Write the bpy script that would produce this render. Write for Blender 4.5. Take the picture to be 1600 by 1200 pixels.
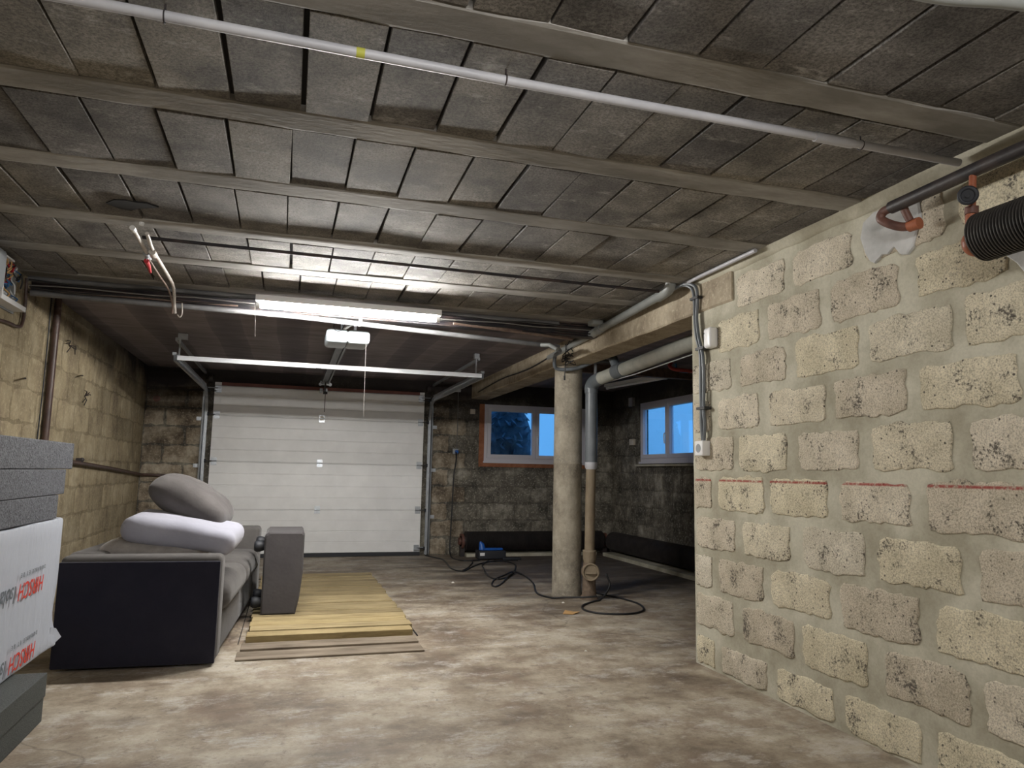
import bpy, math, random
from math import sin, cos, pi, radians, sqrt
from mathutils import Matrix, Vector, noise
for o in list(bpy.data.objects): bpy.data.objects.remove(o)
sc = bpy.context.scene
COL = sc.collection
# ------------------------------------------------------------------ camera
cam_d = bpy.data.cameras.new('camera'); cam = bpy.data.objects.new('camera', cam_d); COL.objects.link(cam)
cam_d.sensor_fit = 'HORIZONTAL'; cam_d.sensor_width = 36.0; cam_d.lens = 1126/1600*36; cam_d.clip_start = .02
cam.matrix_world = Matrix(((0.95532471, -0.05419854, -0.2905464, 0),
                           (-0.29495563, -0.11208314, -0.9489144, 0),
                           (0.01886442, 0.99221968, -0.12306196, 1.1), (0, 0, 0, 1)))
sc.camera = cam
# ------------------------------------------------------------------ world, exposure
w = bpy.data.worlds.new('world'); sc.world = w; w.use_nodes = True
wn = w.node_tree.nodes; bg = wn['Background']
bg.inputs[0].default_value = (0.13, 0.43, 0.98, 1); bg.inputs[1].default_value = 1.8
sc.view_settings.view_transform = 'Standard'; sc.view_settings.look = 'None'
sc.view_settings.exposure = 0.0; sc.view_settings.gamma = 1.0; sc.view_settings.use_curve_mapping = False
LAMP_MAIN = 620.0      # radiance of the long tube by the steel beam
LAMP_NEAR = 340.0       # radiance of the tube on the ceiling near the brick wall
SC_LEFT, SC_RIGHT, SC_DOORW, SC_SIDE, CEIL = -1.71, 2.394, 9.685, 4.52, 2.324

# ------------------------------------------------------------------ materials
def N(nt, t, **k):
    n = nt.nodes.new(t)
    for a, v in k.items():
        if a.startswith('i_'): n.inputs[a[2:].replace('_', ' ')].default_value = v
        else: setattr(n, a, v)
    return n
def ramp(nt, src, stops):
    r = N(nt, 'ShaderNodeValToRGB'); e = r.color_ramp.elements
    while len(e) < len(stops): e.new(.5)
    for q, (p, c) in zip(e, stops): q.position = p; q.color = (*c, 1) if len(c) == 3 else c
    nt.links.new(src, r.inputs[0]); return r.outputs[0]
def g3(v): return (v, v, v)
def mixc(nt, f, a, b, mode='MIX'):
    m = N(nt, 'ShaderNodeMix', data_type='RGBA', blend_type=mode)
    for sock, v in ((m.inputs[0], f), (m.inputs[6], a), (m.inputs[7], b)):
        if hasattr(v, 'is_linked'): nt.links.new(v, sock)
        elif isinstance(v, tuple): sock.default_value = (*v, 1)
        else: sock.default_value = v
    return m.outputs[2]
def base(name):
    m = bpy.data.materials.new(name); m.use_nodes = True
    return m, m.node_tree, m.node_tree.nodes['Principled BSDF']
def coords(nt, scale=(1, 1, 1), mode='world'):
    if mode == 'world': s = N(nt, 'ShaderNodeNewGeometry').outputs['Position']
    else: s = N(nt, 'ShaderNodeTexCoord').outputs['Object']
    mp = N(nt, 'ShaderNodeMapping'); mp.inputs['Scale'].default_value = scale
    nt.links.new(s, mp.inputs[0]); return mp.outputs[0]
def noi(nt, vec, scale, detail=4, rough=.6):
    n = N(nt, 'ShaderNodeTexNoise', i_Scale=scale, i_Detail=detail, i_Roughness=rough); nt.links.new(vec, n.inputs['Vector']); return n.outputs[0]
def bump(nt, p, h, strength, dist=.01, prev=None):
    b = N(nt, 'ShaderNodeBump', i_Strength=strength, i_Distance=dist); nt.links.new(h, b.inputs['Height'])
    if prev: nt.links.new(prev, b.inputs['Normal'])
    nt.links.new(b.outputs[0], p.inputs['Normal']); return b.outputs[0]
def simple(name, c1, c2=None, scale=8, rough=.6, metal=0, bmp=0, bscale=80, stretch=(1, 1, 1), lo=.35, hi=.65, rnd=0, spec=None, mode='world', bdist=.01):
    m, nt, p = base(name); p.inputs['Roughness'].default_value = rough; p.inputs['Metallic'].default_value = metal
    if spec is not None: p.inputs['Specular IOR Level'].default_value = spec
    v = coords(nt, stretch, mode)
    col = None
    if c2: col = ramp(nt, noi(nt, v, scale), [(lo, c1), (hi, c2)])
    if rnd:
        oi = N(nt, 'ShaderNodeObjectInfo').outputs['Random']
        f = ramp(nt, oi, [(0, g3(1-rnd)), (1, g3(1+rnd) if rnd < .0 else g3(1.0))])
        col = mixc(nt, 1.0, col if col else c1, f, 'MULTIPLY')
    if col: nt.links.new(col, p.inputs['Base Color'])
    else: p.inputs['Base Color'].default_value = (*c1, 1)
    if bmp: bump(nt, p, noi(nt, v, bscale, 3), bmp, bdist)
    return m
def porous(name, ca, cb, dark, redline=False, pit=.35, bs=.6, grime=None):
    m, nt, p = base(name); p.inputs['Roughness'].default_value = .95; p.inputs['Specular IOR Level'].default_value = .15
    v = coords(nt)
    c = ramp(nt, noi(nt, v, 7, 5), [(.35, ca), (.66, cb)])
    rnd = N(nt, 'ShaderNodeObjectInfo').outputs['Random']
    tint = ramp(nt, rnd, [(0, (.80, .77, .73)), (.35, (.97, .955, .93)), (.7, (1, .985, .88)), (1, (.93, .93, .92))])
    c = mixc(nt, 1.0, c, tint, 'MULTIPLY')
    vo = N(nt, 'ShaderNodeTexVoronoi', i_Scale=95, feature='F1'); nt.links.new(v, vo.inputs['Vector'])
    n2 = noi(nt, v, 85, 5, .75); n3 = noi(nt, v, 8, 4)
    # dark pores, clustered
    pm = N(nt, 'ShaderNodeMath', operation='MULTIPLY'); nt.links.new(n2, pm.inputs[0]); nt.links.new(n3, pm.inputs[1])
    mask = ramp(nt, pm.outputs[0], [(.295, g3(0)), (.36, g3(1))])
    c = mixc(nt, mask, c, dark)
    v2 = N(nt, 'ShaderNodeTexVoronoi', i_Scale=62); nt.links.new(v, v2.inputs['Vector'])
    s1_ = ramp(nt, v2.outputs[0], [(.22, g3(1)), (.34, g3(0))]); s2_ = ramp(nt, v2.outputs[1], [(.20, g3(1)), (.24, g3(0))])
    c = mixc(nt, mixc(nt, 1.0, s1_, s2_, 'MULTIPLY'), c, dark)
    grit = ramp(nt, noi(nt, v, 160, 2), [(.32, g3(.58)), (.58, g3(1.10))])
    c = mixc(nt, .9, c, grit, 'MULTIPLY')
    if redline:
        sx = N(nt, 'ShaderNodeSeparateXYZ'); nt.links.new(coords(nt), sx.inputs[0])
        a = N(nt, 'ShaderNodeMath', operation='SUBTRACT'); nt.links.new(sx.outputs[2], a.inputs[0]); a.inputs[1].default_value = 1.082
        b = N(nt, 'ShaderNodeMath', operation='ABSOLUTE'); nt.links.new(a.outputs[0], b.inputs[0])
        r = ramp(nt, b.outputs[0], [(.003, g3(.9)), (.008, g3(0))])
        k = ramp(nt, noi(nt, v, 45, 3), [(.34, g3(.25)), (.5, g3(1))])
        q = mixc(nt, 1.0, r, k, 'MULTIPLY')
        c = mixc(nt, q, c, (.30, .03, .03))
    nt.links.new(c, p.inputs['Base Color'])
    n = bump(nt, p, n2, bs, .006); bump(nt, p, vo.outputs[0], pit, .003, n)
    return m
M = {}
M['block_light'] = porous('pumice_block', (.56, .51, .41), (.74, .68, .57), (.13, .115, .095), True, bs=.8)
m, nt, p = base('mortar'); v = coords(nt); p.inputs['Roughness'].default_value = .93; p.inputs['Specular IOR Level'].default_value = .15
c = ramp(nt, noi(nt, v, 3.2, 6), [(.38, (.34, .315, .24)), (.5, (.43, .405, .32)), (.62, (.53, .505, .41))])
c = mixc(nt, .5, c, ramp(nt, noi(nt, v, 90, 3), [(.3, g3(.8)), (.6, g3(1.05))]), 'MULTIPLY')
nt.links.new(c, p.inputs['Base Color']); bump(nt, p, noi(nt, v, 30, 5), .25, .006); M['mortar'] = m
def stained(name, light, mid, dark, lo, hi, streak=.62, top_dark=None):
    m, nt, p = base(name); p.inputs['Roughness'].default_value = .92; p.inputs['Specular IOR Level'].default_value = .15
    v = coords(nt); vs = coords(nt, (1, 1, .45))
    c = ramp(nt, noi(nt, v, 3.0, 7, .7), [(lo, dark), ((lo+hi)/2, mid), (hi, light)])
    dr = ramp(nt, noi(nt, vs, 13, 6, .75), [(.33, g3(streak)), (.6, g3(1.08))])
    c = mixc(nt, .8, c, dr, 'MULTIPLY')
    rnd = ramp(nt, N(nt, 'ShaderNodeObjectInfo').outputs['Random'], [(0, g3(.74)), (1, g3(1.0))])
    c = mixc(nt, 1.0, c, rnd, 'MULTIPLY')
    sp = ramp(nt, noi(nt, v, 38, 3, .7), [(.55, g3(0)), (.63, g3(1))])
    sp2 = mixc(nt, .5, (0, 0, 0), sp)
    c = mixc(nt, sp2, c, light)
    if top_dark:  # blends to near-black towards the wall top, within a y range
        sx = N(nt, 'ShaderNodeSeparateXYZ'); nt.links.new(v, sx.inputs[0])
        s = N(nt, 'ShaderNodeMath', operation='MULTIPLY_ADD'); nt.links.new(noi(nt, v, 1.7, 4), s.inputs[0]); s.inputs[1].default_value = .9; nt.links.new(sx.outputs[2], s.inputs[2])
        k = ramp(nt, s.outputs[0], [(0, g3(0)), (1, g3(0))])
        mr = N(nt, 'ShaderNodeMapRange', i_From_Min=top_dark[0], i_From_Max=top_dark[1]); nt.links.new(s.outputs[0], mr.inputs['Value'])
        yy = N(nt, 'ShaderNodeMapRange', i_From_Min=top_dark[2], i_From_Max=top_dark[3]); nt.links.new(sx.outputs[1], yy.inputs['Value'])
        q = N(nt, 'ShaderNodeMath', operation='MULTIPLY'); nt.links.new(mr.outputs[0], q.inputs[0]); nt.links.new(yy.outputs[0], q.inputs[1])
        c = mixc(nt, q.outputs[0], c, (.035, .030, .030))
    nt.links.new(c, p.inputs['Base Color'])
    n = bump(nt, p, noi(nt, v, 40, 5, .7), .35, .008); bump(nt, p, noi(nt, v, 110, 3), .3, .005, n)
    return m
M['wall_left'] = stained('stained_block_wall', (.52, .44, .30), (.39, .32, .205), (.24, .19, .13), .32, .66, streak=.72, top_dark=(2.35, 2.75, 5.0, 8.5))
M['joint_left'] = stained('stained_joint', (.44, .37, .25), (.33, .27, .17), (.19, .15, .10), .32, .66, streak=.72, top_dark=(2.35, 2.75, 5.0, 8.5))
M['wall_back'] = stained('damp_block_wall', (.46, .43, .36), (.20, .18, .145), (.08, .075, .062), .36, .68, top_dark=(2.1, 2.7, 0, 1))
M['joint_back'] = stained('damp_joint', (.34, .32, .26), (.15, .135, .11), (.065, .06, .052), .36, .68, top_dark=(2.1, 2.7, 0, 1))
M['wall_mid'] = stained('tan_block_wall', (.46, .40, .31), (.27, .22, .16), (.12, .095, .07), .38, .62, top_dark=(2.1, 2.7, 0, 1))
M['wall_plain'] = stained('plain_wall', (.52, .46, .36), (.42, .37, .29), (.30, .26, .20), .3, .7)
# ceiling
m, nt, p = base('ceiling_block'); v = coords(nt); p.inputs['Roughness'].default_value = .82; p.inputs['Specular IOR Level'].default_value = .35
c = ramp(nt, noi(nt, v, 4, 6, .65), [(.36, (.115, .107, .098)), (.5, (.205, .192, .175)), (.64, (.31, .292, .268))])
rn = N(nt, 'ShaderNodeObjectInfo').outputs['Random']
c = mixc(nt, 1.0, c, ramp(nt, rn, [(0, (.66, .66, .70)), (.5, (.88, .87, .86)), (1, (1.0, .98, .93))]), 'MULTIPLY')
c = mixc(nt, .9, c, ramp(nt, noi(nt, v, 95, 5, .85), [(.40, g3(.42)), (.58, g3(1.30))]), 'MULTIPLY')
wht = ramp(nt, noi(nt, coords(nt, (1, 2.5, 1)), 3.1, 7, .85), [(.57, g3(0)), (.66, g3(.45))])
c = mixc(nt, wht, c, (.62, .60, .56)); nt.links.new(c, p.inputs['Base Color'])
bump(nt, p, noi(nt, v, 85, 5, .85), .7, .006); M['ceil_block'] = m
m, nt, p = base('ceiling_joist'); v = coords(nt, (.4, 1, 1)); p.inputs['Roughness'].default_value = .8; p.inputs['Specular IOR Level'].default_value = .25
c = ramp(nt, noi(nt, v, 5, 6), [(.38, (.20, .19, .175)), (.5, (.28, .268, .25)), (.62, (.38, .368, .35))])
nt.links.new(c, p.inputs['Base Color']); bump(nt, p, noi(nt, v, 40, 5), .3, .008); M['joist'] = m
M['ceil_gap'] = simple('ceiling_gap', (.02, .018, .016), rough=1)
m, nt, p = base('garage_ceiling'); v = coords(nt); p.inputs['Roughness'].default_value = .75; p.inputs['Specular IOR Level'].default_value = .3
wv = N(nt, 'ShaderNodeTexWave', wave_type='BANDS', bands_direction='X', i_Scale=.55, i_Distortion=.6); nt.links.new(v, wv.inputs[0])
c = ramp(nt, wv.outputs[1], [(.0, (.15, .130, .145)), (.45, (.185, .162, .178)), (.5, (.25, .215, .225)), (1, (.23, .20, .21))])
c = mixc(nt, .8, c, ramp(nt, noi(nt, coords(nt, (.5, 2, 1)), 4, 6, .7), [(.3, g3(.55)), (.7, g3(1.3))]), 'MULTIPLY')
nt.links.new(c, p.inputs['Base Color']); bump(nt, p, noi(nt, v, 25, 5), .25, .006); M['garage_ceil'] = m
# floor
m, nt, p = base('concrete_floor'); v = coords(nt)
n1 = noi(nt, v, 1.5, 9, .68); n2 = noi(nt, coords(nt, (1, 1.5, 1)), 4.5, 7, .7)
c = ramp(nt, n1, [(.38, (.165, .13, .098)), (.46, (.27, .225, .17)), (.53, (.37, .32, .25)), (.63, (.46, .42, .35))])
c = mixc(nt, .85, c, ramp(nt, n2, [(.30, (.52, .47, .43)), (.48, (.93, .91, .88)), (.70, (1.18, 1.18, 1.18))]), 'MULTIPLY')
c = mixc(nt, .6, c, ramp(nt, noi(nt, v, 60, 4, .8), [(.3, g3(.75)), (.62, g3(1.08))]), 'MULTIPLY')
c = mixc(nt, ramp(nt, noi(nt, coords(nt, (1, .8, 1)), 2.3, 9, .8), [(.50, g3(0)), (.60, g3(.60))]), c, (.19, .135, .095))
c = mixc(nt, ramp(nt, noi(nt, coords(nt, (.8, 1.3, 1.7)), 3.7, 9, .85), [(.52, g3(0)), (.62, g3(.50))]), c, (.56, .54, .51))
c = mixc(nt, ramp(nt, noi(nt, coords(nt, (1.1, 1, 3)), 14, 6, .8), [(.56, g3(0)), (.64, g3(.55))]), c, (.12, .09, .07))
sx = N(nt, 'ShaderNodeSeparateXYZ'); nt.links.new(v, sx.inputs[0])
# damp brown-black stains in the far bay (fixed on the slab)
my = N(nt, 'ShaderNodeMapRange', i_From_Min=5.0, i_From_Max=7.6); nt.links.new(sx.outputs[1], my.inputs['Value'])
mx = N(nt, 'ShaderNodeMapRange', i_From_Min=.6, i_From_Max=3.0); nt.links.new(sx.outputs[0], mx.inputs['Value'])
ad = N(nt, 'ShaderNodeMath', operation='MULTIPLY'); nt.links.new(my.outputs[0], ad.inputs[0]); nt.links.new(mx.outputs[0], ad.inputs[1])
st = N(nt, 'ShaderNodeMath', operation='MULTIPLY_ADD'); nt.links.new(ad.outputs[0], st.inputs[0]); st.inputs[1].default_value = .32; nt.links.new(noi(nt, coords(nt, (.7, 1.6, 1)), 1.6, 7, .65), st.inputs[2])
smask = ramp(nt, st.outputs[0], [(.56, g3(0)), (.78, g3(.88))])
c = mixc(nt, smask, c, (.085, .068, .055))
vo = N(nt, 'ShaderNodeTexVoronoi', feature='DISTANCE_TO_EDGE', i_Scale=.33)
dn = N(nt, 'ShaderNodeTexNoise', i_Scale=2.2, i_Detail=6); nt.links.new(v, dn.inputs['Vector'])
vm = N(nt, 'ShaderNodeVectorMath', operation='MULTIPLY_ADD'); nt.links.new(dn.outputs[1], vm.inputs[0]); vm.inputs[1].default_value = (.5, .5, .5); nt.links.new(v, vm.inputs[2])
nt.links.new(vm.outputs[0], vo.inputs['Vector'])
c = mixc(nt, ramp(nt, vo.outputs[0], [(.0, g3(.55)), (.0018, g3(0))]), c, (.10, .08, .06))
nt.links.new(c, p.inputs['Base Color'])
rr = ramp(nt, n2, [(.3, g3(.48)), (.65, g3(.75))]); nt.links.new(rr, p.inputs['Roughness']); p.inputs['Specular IOR Level'].default_value = .35
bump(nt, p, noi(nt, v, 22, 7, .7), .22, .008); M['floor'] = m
# others
M['concrete'] = stained('beam_concrete', (.58, .50, .38), (.46, .39, .29), (.28, .23, .17), .3, .62, streak=.85)
M['column'] = stained('column_concrete', (.37, .335, .27), (.28, .25, .20), (.17, .15, .12), .36, .62, streak=.72)
M['plaster'] = simple('white_plaster', (.42, .42, .41), (.56, .56, .55), 9, .85, bmp=.2, bscale=60)
M['steel'] = simple('sooty_steel', (.020, .018, .022), (.07, .045, .038), 6, .55, metal=.3, bmp=.15, bscale=40, lo=.45, hi=.7)
M['galv'] = simple('galvanised_steel', (.42, .45, .49), (.56, .59, .63), 14, .36, metal=.75)
M['galv_white'] = simple('pale_steel_bar', (.74, .76, .80), rough=.35, metal=.35)
M['door'] = simple('door_white', (.82, .82, .82), (.90, .90, .90), 3, .42, bmp=.04, bscale=90)
M['seal'] = simple('black_rubber', (.018, .020, .026), rough=.6)
M['red_strip'] = simple('red_brown_wood', (.15, .055, .045), (.20, .075, .06), 5, .7)
M['pvc'] = simple('grey_pvc', (.20, .21, .205), (.27, .28, .27), 5, .42)
M['pvc_darker'] = simple('darker_grey_pvc', (.085, .085, .088), (.15, .148, .15), 5, .5)  # grey PVC toned darker for the pipes beside the lit tube
M['pvc_pale'] = simple('pale_pvc', (.38, .38, .41), (.48, .48, .51), 5, .45)
M['pvc_dark'] = simple('dark_grey_pvc', (.10, .115, .13), (.15, .165, .18), 5, .38)
M['pvc_worn'] = simple('worn_grey_pvc', (.30, .31, .28), (.40, .40, .36), 8, .6)
M['cast_iron'] = simple('ochre_cast_iron', (.17, .13, .085), (.26, .21, .145), 9, .7, bmp=.3, bscale=70, stretch=(1, 1, .4))
M['cast_dark'] = simple('rusty_cast_iron', (.10, .07, .05), (.19, .14, .10), 20, .8, bmp=.5, bscale=70)
M['black_pipe'] = simple('black_iron', (.020, .018, .020), (.045, .035, .033), 12, .45, bmp=.1)
M['fin'] = simple('finned_iron', (.035, .032, .030), (.065, .058, .052), 10, .5, metal=.3)
M['fin_dark'] = simple('sooty_fins', (.018, .015, .015), (.035, .028, .026), 8, .7)
M['orange_iron'] = simple('red_oxide_paint', (.26, .075, .035), (.36, .115, .055), 12, .5, bmp=.1)
M['dark_oxide'] = simple('dark_oxide', (.09, .04, .032), (.16, .07, .05), 15, .55)
M['white_plastic'] = simple('white_plastic', (.80, .80, .80), rough=.35)
M['opener_plastic'] = simple('opener_plastic', (.36, .40, .42), rough=.4)
M['opener_lens'] = simple('opener_lens', (.27, .31, .33), rough=.3)
M['grey_plastic'] = simple('grey_plastic', (.30, .32, .34), rough=.5)
M['ivory_plastic'] = simple('ivory_plastic', (.55, .50, .42), rough=.5)
M['cable'] = simple('black_cable', (.010, .010, .011), rough=.5)
M['cable_grey'] = simple('grey_cable', (.16, .15, .14), rough=.6)
M['cream_cord'] = simple('cream_cord', (.62, .58, .50), rough=.6)
M['blue_plastic'] = simple('blue_plastic', (.012, .10, .42), rough=.4)
M['orange_bits'] = simple('orange_scrap', (.50, .30, .12), rough=.8)
M['yellow_sticker'] = simple('yellow_sticker', (.42, .42, .06), rough=.6)
M['chip'] = simple('pale_chip', (.75, .72, .66), rough=.8)
M['red_plastic'] = simple('red_handle', (.45, .02, .03), rough=.35)
M['red_hose'] = simple('red_hose', (.35, .04, .03), rough=.5)
M['blue_hose'] = simple('blue_hose', (.03, .12, .28), rough=.5)
M['white_paint_pipe'] = simple('painted_pipe', (.42, .38, .34), (.60, .56, .52), 20, .5)
M['rust_pipe'] = simple('brown_pipe', (.12, .08, .065), (.20, .14, .11), 20, .6)
M['wall_pipe'] = simple('maroon_pipe', (.045, .025, .020), (.08, .045, .035), 10, .45)
M['window_frame'] = simple('white_window_frame', (.62, .60, .64), rough=.35)
M['brick_reveal'] = simple('brick_red_reveal', (.24, .09, .04), (.34, .14, .07), 12, .9, bmp=.3)
m, nt, p = base('glass'); p.inputs['Base Color'].default_value = (.86, .93, 1, 1); p.inputs['Roughness'].default_value = .02; p.inputs['Transmission Weight'].default_value = 1; p.inputs['IOR'].default_value = 1.45; M['glass'] = m
def emis(name, c, s):
    m, nt, p = base(name); p.inputs['Base Color'].default_value = (*c, 1); p.inputs['Emission Color'].default_value = (*c, 1); p.inputs['Emission Strength'].default_value = s; return m
M['tube_main'] = emis('lit_tube', (1.0, .975, .93), LAMP_MAIN)
M['tube_near'] = emis('lit_tube_near', (1.0, .985, .96), LAMP_NEAR)
def fabric(name, c1, c2, bs=300, sc_=3, rough=.95, bmp_=.25):
    m, nt, p = base(name); v = coords(nt); p.inputs['Roughness'].default_value = rough; p.inputs['Specular IOR Level'].default_value = .15
    c = ramp(nt, noi(nt, v, sc_, 6, .6), [(.3, c1), (.7, c2)]); nt.links.new(c, p.inputs['Base Color'])
    n = bump(nt, p, noi(nt, v, 7, 3), .22, .03); bump(nt, p, noi(nt, v, bs, 2), bmp_, .002, n)
    p.inputs['Sheen Weight'].default_value = .15; return m
M['sofa'] = fabric('grey_sofa_fabric', (.070, .065, .063), (.105, .098, .094))
M['sofa_side'] = fabric('navy_black_fabric', (.014, .014, .024), (.022, .021, .032))
M['ottoman'] = fabric('charcoal_fabric', (.052, .048, .050), (.070, .065, .067))
M['pillow_dark'] = fabric('dark_grey_velour', (.062, .056, .055), (.110, .101, .099), sc_=5)
M['pillow_white'] = fabric('off_white_jersey', (.31, .31, .37), (.37, .37, .43), bs=400, bmp_=.05)
M['pillow_pale'] = fabric('pale_grey_fabric', (.24, .22, .21), (.42, .39, .37), sc_=9)
def foam(name, a, b, s=190):
    m, nt, p = base(name); v = coords(nt); p.inputs['Roughness'].default_value = .75; p.inputs['Specular IOR Level'].default_value = .3
    vo = N(nt, 'ShaderNodeTexVoronoi', i_Scale=s); nt.links.new(v, vo.inputs['Vector'])
    c = mixc(nt, .6, ramp(nt, vo.outputs[1], [(.1, a), (.8, b)]), ramp(nt, noi(nt, v, 150, 2), [(.35, a), (.65, b)]))
    nt.links.new(c, p.inputs['Base Color']); bump(nt, p, vo.outputs[0], .35, .004); return m
M['foam'] = foam('graphite_foam', (.016, .018, .022), (.17, .175, .195), 115)
M['foam_dark'] = foam('dark_foam_board', (.045, .050, .048), (.085, .090, .086), 200)
m, nt, p = base('plastic_wrap'); v = coords(nt, (1, 1, .1)); p.inputs['Base Color'].default_value = (.50, .53, .60, 1); p.inputs['Roughness'].default_value = .3
bump(nt, p, noi(nt, v, 14, 4), .6, .02); M['wrap'] = m
M['ink_red'] = simple('red_ink', (.62, .05, .03), rough=.5)
M['ink_grey'] = simple('grey_ink', (.13, .15, .17), rough=.5)
def wood(name, a, b, cdark):
    m, nt, p = base(name); v = coords(nt, (.12, 1, 1)); p.inputs['Roughness'].default_value = .75; p.inputs['Specular IOR Level'].default_value = .2
    c = ramp(nt, noi(nt, v, 26, 5, .7), [(.28, cdark), (.45, a), (.68, b)])
    rnd = ramp(nt, N(nt, 'ShaderNodeObjectInfo').outputs['Random'], [(0, (.66, .64, .60)), (.6, (.92, .91, .88)), (1, (1.05, 1.02, .88))])
    c = mixc(nt, 1.0, c, rnd, 'MULTIPLY')
    c = mixc(nt, .7, c, ramp(nt, noi(nt, coords(nt), 3, 6), [(.3, g3(.72)), (.6, g3(1.05))]), 'MULTIPLY')
    nt.links.new(c, p.inputs['Base Color']); bump(nt, p, noi(nt, v, 60, 4), .3, .004); return m
M['wood_new'] = wood('yellow_pine', (.33, .26, .145), (.44, .36, .215), (.17, .125, .07))
M['wood_old'] = wood('grey_old_plank', (.22, .18, .14), (.32, .27, .215), (.11, .085, .065))
M['hole'] = simple('broken_hole', (.010, .009, .009), rough=1)
M['out_wall'] = simple('pale_render', (.92, .90, .86), rough=.9)
M['out_dark'] = simple('roof_tiles', (.35, .36, .40), rough=.9)
M['bark'] = simple('bare_bark', (.30, .28, .28), rough=.9)
M['dark_shape'] = simple('dark_blue_green', (.04, .07, .10), (.10, .15, .18), 9, .8)  # colour of the invented dark mass outside the far window
M['grass'] = simple('outdoor_ground', (.20, .24, .16), (.30, .33, .22), 3, .95)

# ------------------------------------------------------------------ mesh helpers
class MB:
    def __init__(s): s.v = []; s.f = []; s.sm = []
    def add(s, vs, fs, smooth=False):
        n = len(s.v); s.v += [tuple(v) for v in vs]; s.f += [tuple(i+n for i in f) for f in fs]; s.sm += [smooth]*len(fs); return s
    def box(s, a, b):
        x0, y0, z0 = a; x1, y1, z1 = b
        vs = [(x0,y0,z0),(x1,y0,z0),(x1,y1,z0),(x0,y1,z0),(x0,y0,z1),(x1,y0,z1),(x1,y1,z1),(x0,y1,z1)]
        return s.add(vs, [(0,3,2,1),(4,5,6,7),(0,1,5,4),(1,2,6,5),(2,3,7,6),(3,0,4,7)])
    def rbox(s, a, b, r, k=3, deform=None, smooth=True, sub=0):
        c = [(a[i]+b[i])/2 for i in range(3)]; h = [(b[i]-a[i])/2 for i in range(3)]; r = min(r, *h)*.999
        def line(H):
            e = [-H + r*(1-cos(pi/2*j/k)) for j in range(k)]
            mid = [-(H-r) + 2*(H-r)*j/(sub+1) for j in range(sub+2)]
            return e + mid + [-x for x in reversed(e)]
        L = [line(H) for H in h]; idx = {}; vs = []; fs = []
        def V(p):
            inn = [max(-(h[i]-r), min(h[i]-r, p[i])) for i in range(3)]; d = Vector([p[i]-inn[i] for i in range(3)])
            if d.length > 1e-9: d = d.normalized()*r
            q = [inn[i]+d[i]+c[i] for i in range(3)]; key = tuple(round(t, 5) for t in p)
            if key not in idx:
                idx[key] = len(vs); vs.append(deform(*q) if deform else tuple(q))
            return idx[key]
        for ax in range(3):
            u, w_ = (ax+1) % 3, (ax+2) % 3
            for sg in (-1, 1):
                for i in range(len(L[u])-1):
                    for j in range(len(L[w_])-1):
                        q = []
                        for (ii, jj) in ((i, j), (i+1, j), (i+1, j+1), (i, j+1)):
                            p = [0, 0, 0]; p[ax] = sg*h[ax]; p[u] = L[u][ii]; p[w_] = L[w_][jj]; q.append(V(p))
                        if sg < 0: q.reverse()
                        if len(set(q)) > 2: fs.append(tuple(dict.fromkeys(q)))
        return s.add(vs, fs, smooth)
    def tube(s, pts, r, seg=10, cap=True, smooth=True):
        P = [Vector(p) for p in pts]; n = len(P); rs = r if isinstance(r, (list, tuple)) else [r]*n
        T = [(P[min(i+1, n-1)]-P[max(i-1, 0)]).normalized() for i in range(n)]
        u = T[0].orthogonal().normalized(); vs = []; fs = []
        for i in range(n):
            u = (u - T[i]*u.dot(T[i])); u = u.normalized() if u.length > 1e-6 else T[i].orthogonal().normalized(); w_ = T[i].cross(u)
            for j in range(seg):
                a = 2*pi*j/seg; vs.append(P[i]+(u*cos(a)+w_*sin(a))*rs[i])
        for i in range(n-1):
            for j in range(seg):
                k = (j+1) % seg; fs.append((i*seg+j, i*seg+k, (i+1)*seg+k, (i+1)*seg+j))
        s.add(vs, fs, smooth)
        if cap: s.add(vs[:seg], [tuple(reversed(range(seg)))]); s.add(vs[-seg:], [tuple(range(seg))])
        return s
    def cyl(s, a, b, r, seg=20, r2=None): return s.tube([a, b], [r, r if r2 is None else r2], seg)
    def sweepx(s, prof, x0, x1):   # closed profile of (y,z)
        n = len(prof); vs = [(x0, y, z) for y, z in prof]+[(x1, y, z) for y, z in prof]
        fs = [(i, (i+1) % n, n+(i+1) % n, n+i) for i in range(n)]+[tuple(reversed(range(n))), tuple(range(n, 2*n))]
        return s.add(vs, fs)
    def torus(s, c, ax, R, r, seg=28, k=8):
        ax = Vector(ax).normalized(); u = ax.orthogonal().normalized(); w_ = ax.cross(u); c = Vector(c); vs = []; fs = []
        for i in range(seg):
            a = 2*pi*i/seg; d = u*cos(a)+w_*sin(a)
            for j in range(k):
                b = 2*pi*j/k; vs.append(c+d*(R+r*cos(b))+ax*r*sin(b))
        for i in range(seg):
            for j in range(k): fs.append((i*k+j, ((i+1) % seg)*k+j, ((i+1) % seg)*k+(j+1) % k, i*k+(j+1) % k))
        return s.add(vs, fs, True)
    def sphere(s, c, r, seg=16, rings=10, sc_=(1, 1, 1)):
        vs = []; fs = []
        for i in range(rings+1):
            t = pi*i/rings
            for j in range(seg):
                a = 2*pi*j/seg; vs.append((c[0]+r*sc_[0]*sin(t)*cos(a), c[1]+r*sc_[1]*sin(t)*sin(a), c[2]+r*sc_[2]*cos(t)))
        for i in range(rings):
            for j in range(seg): k = (j+1) % seg; fs.append((i*seg+j, (i+1)*seg+j, (i+1)*seg+k, i*seg+k))
        return s.add(vs, fs, True)
    def mesh(s, name, off=(0, 0, 0)):
        me = bpy.data.meshes.new(name); me.from_pydata([(v[0]-off[0], v[1]-off[1], v[2]-off[2]) for v in s.v], [], s.f)
        me.polygons.foreach_set('use_smooth', s.sm); me.update(); return me
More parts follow.
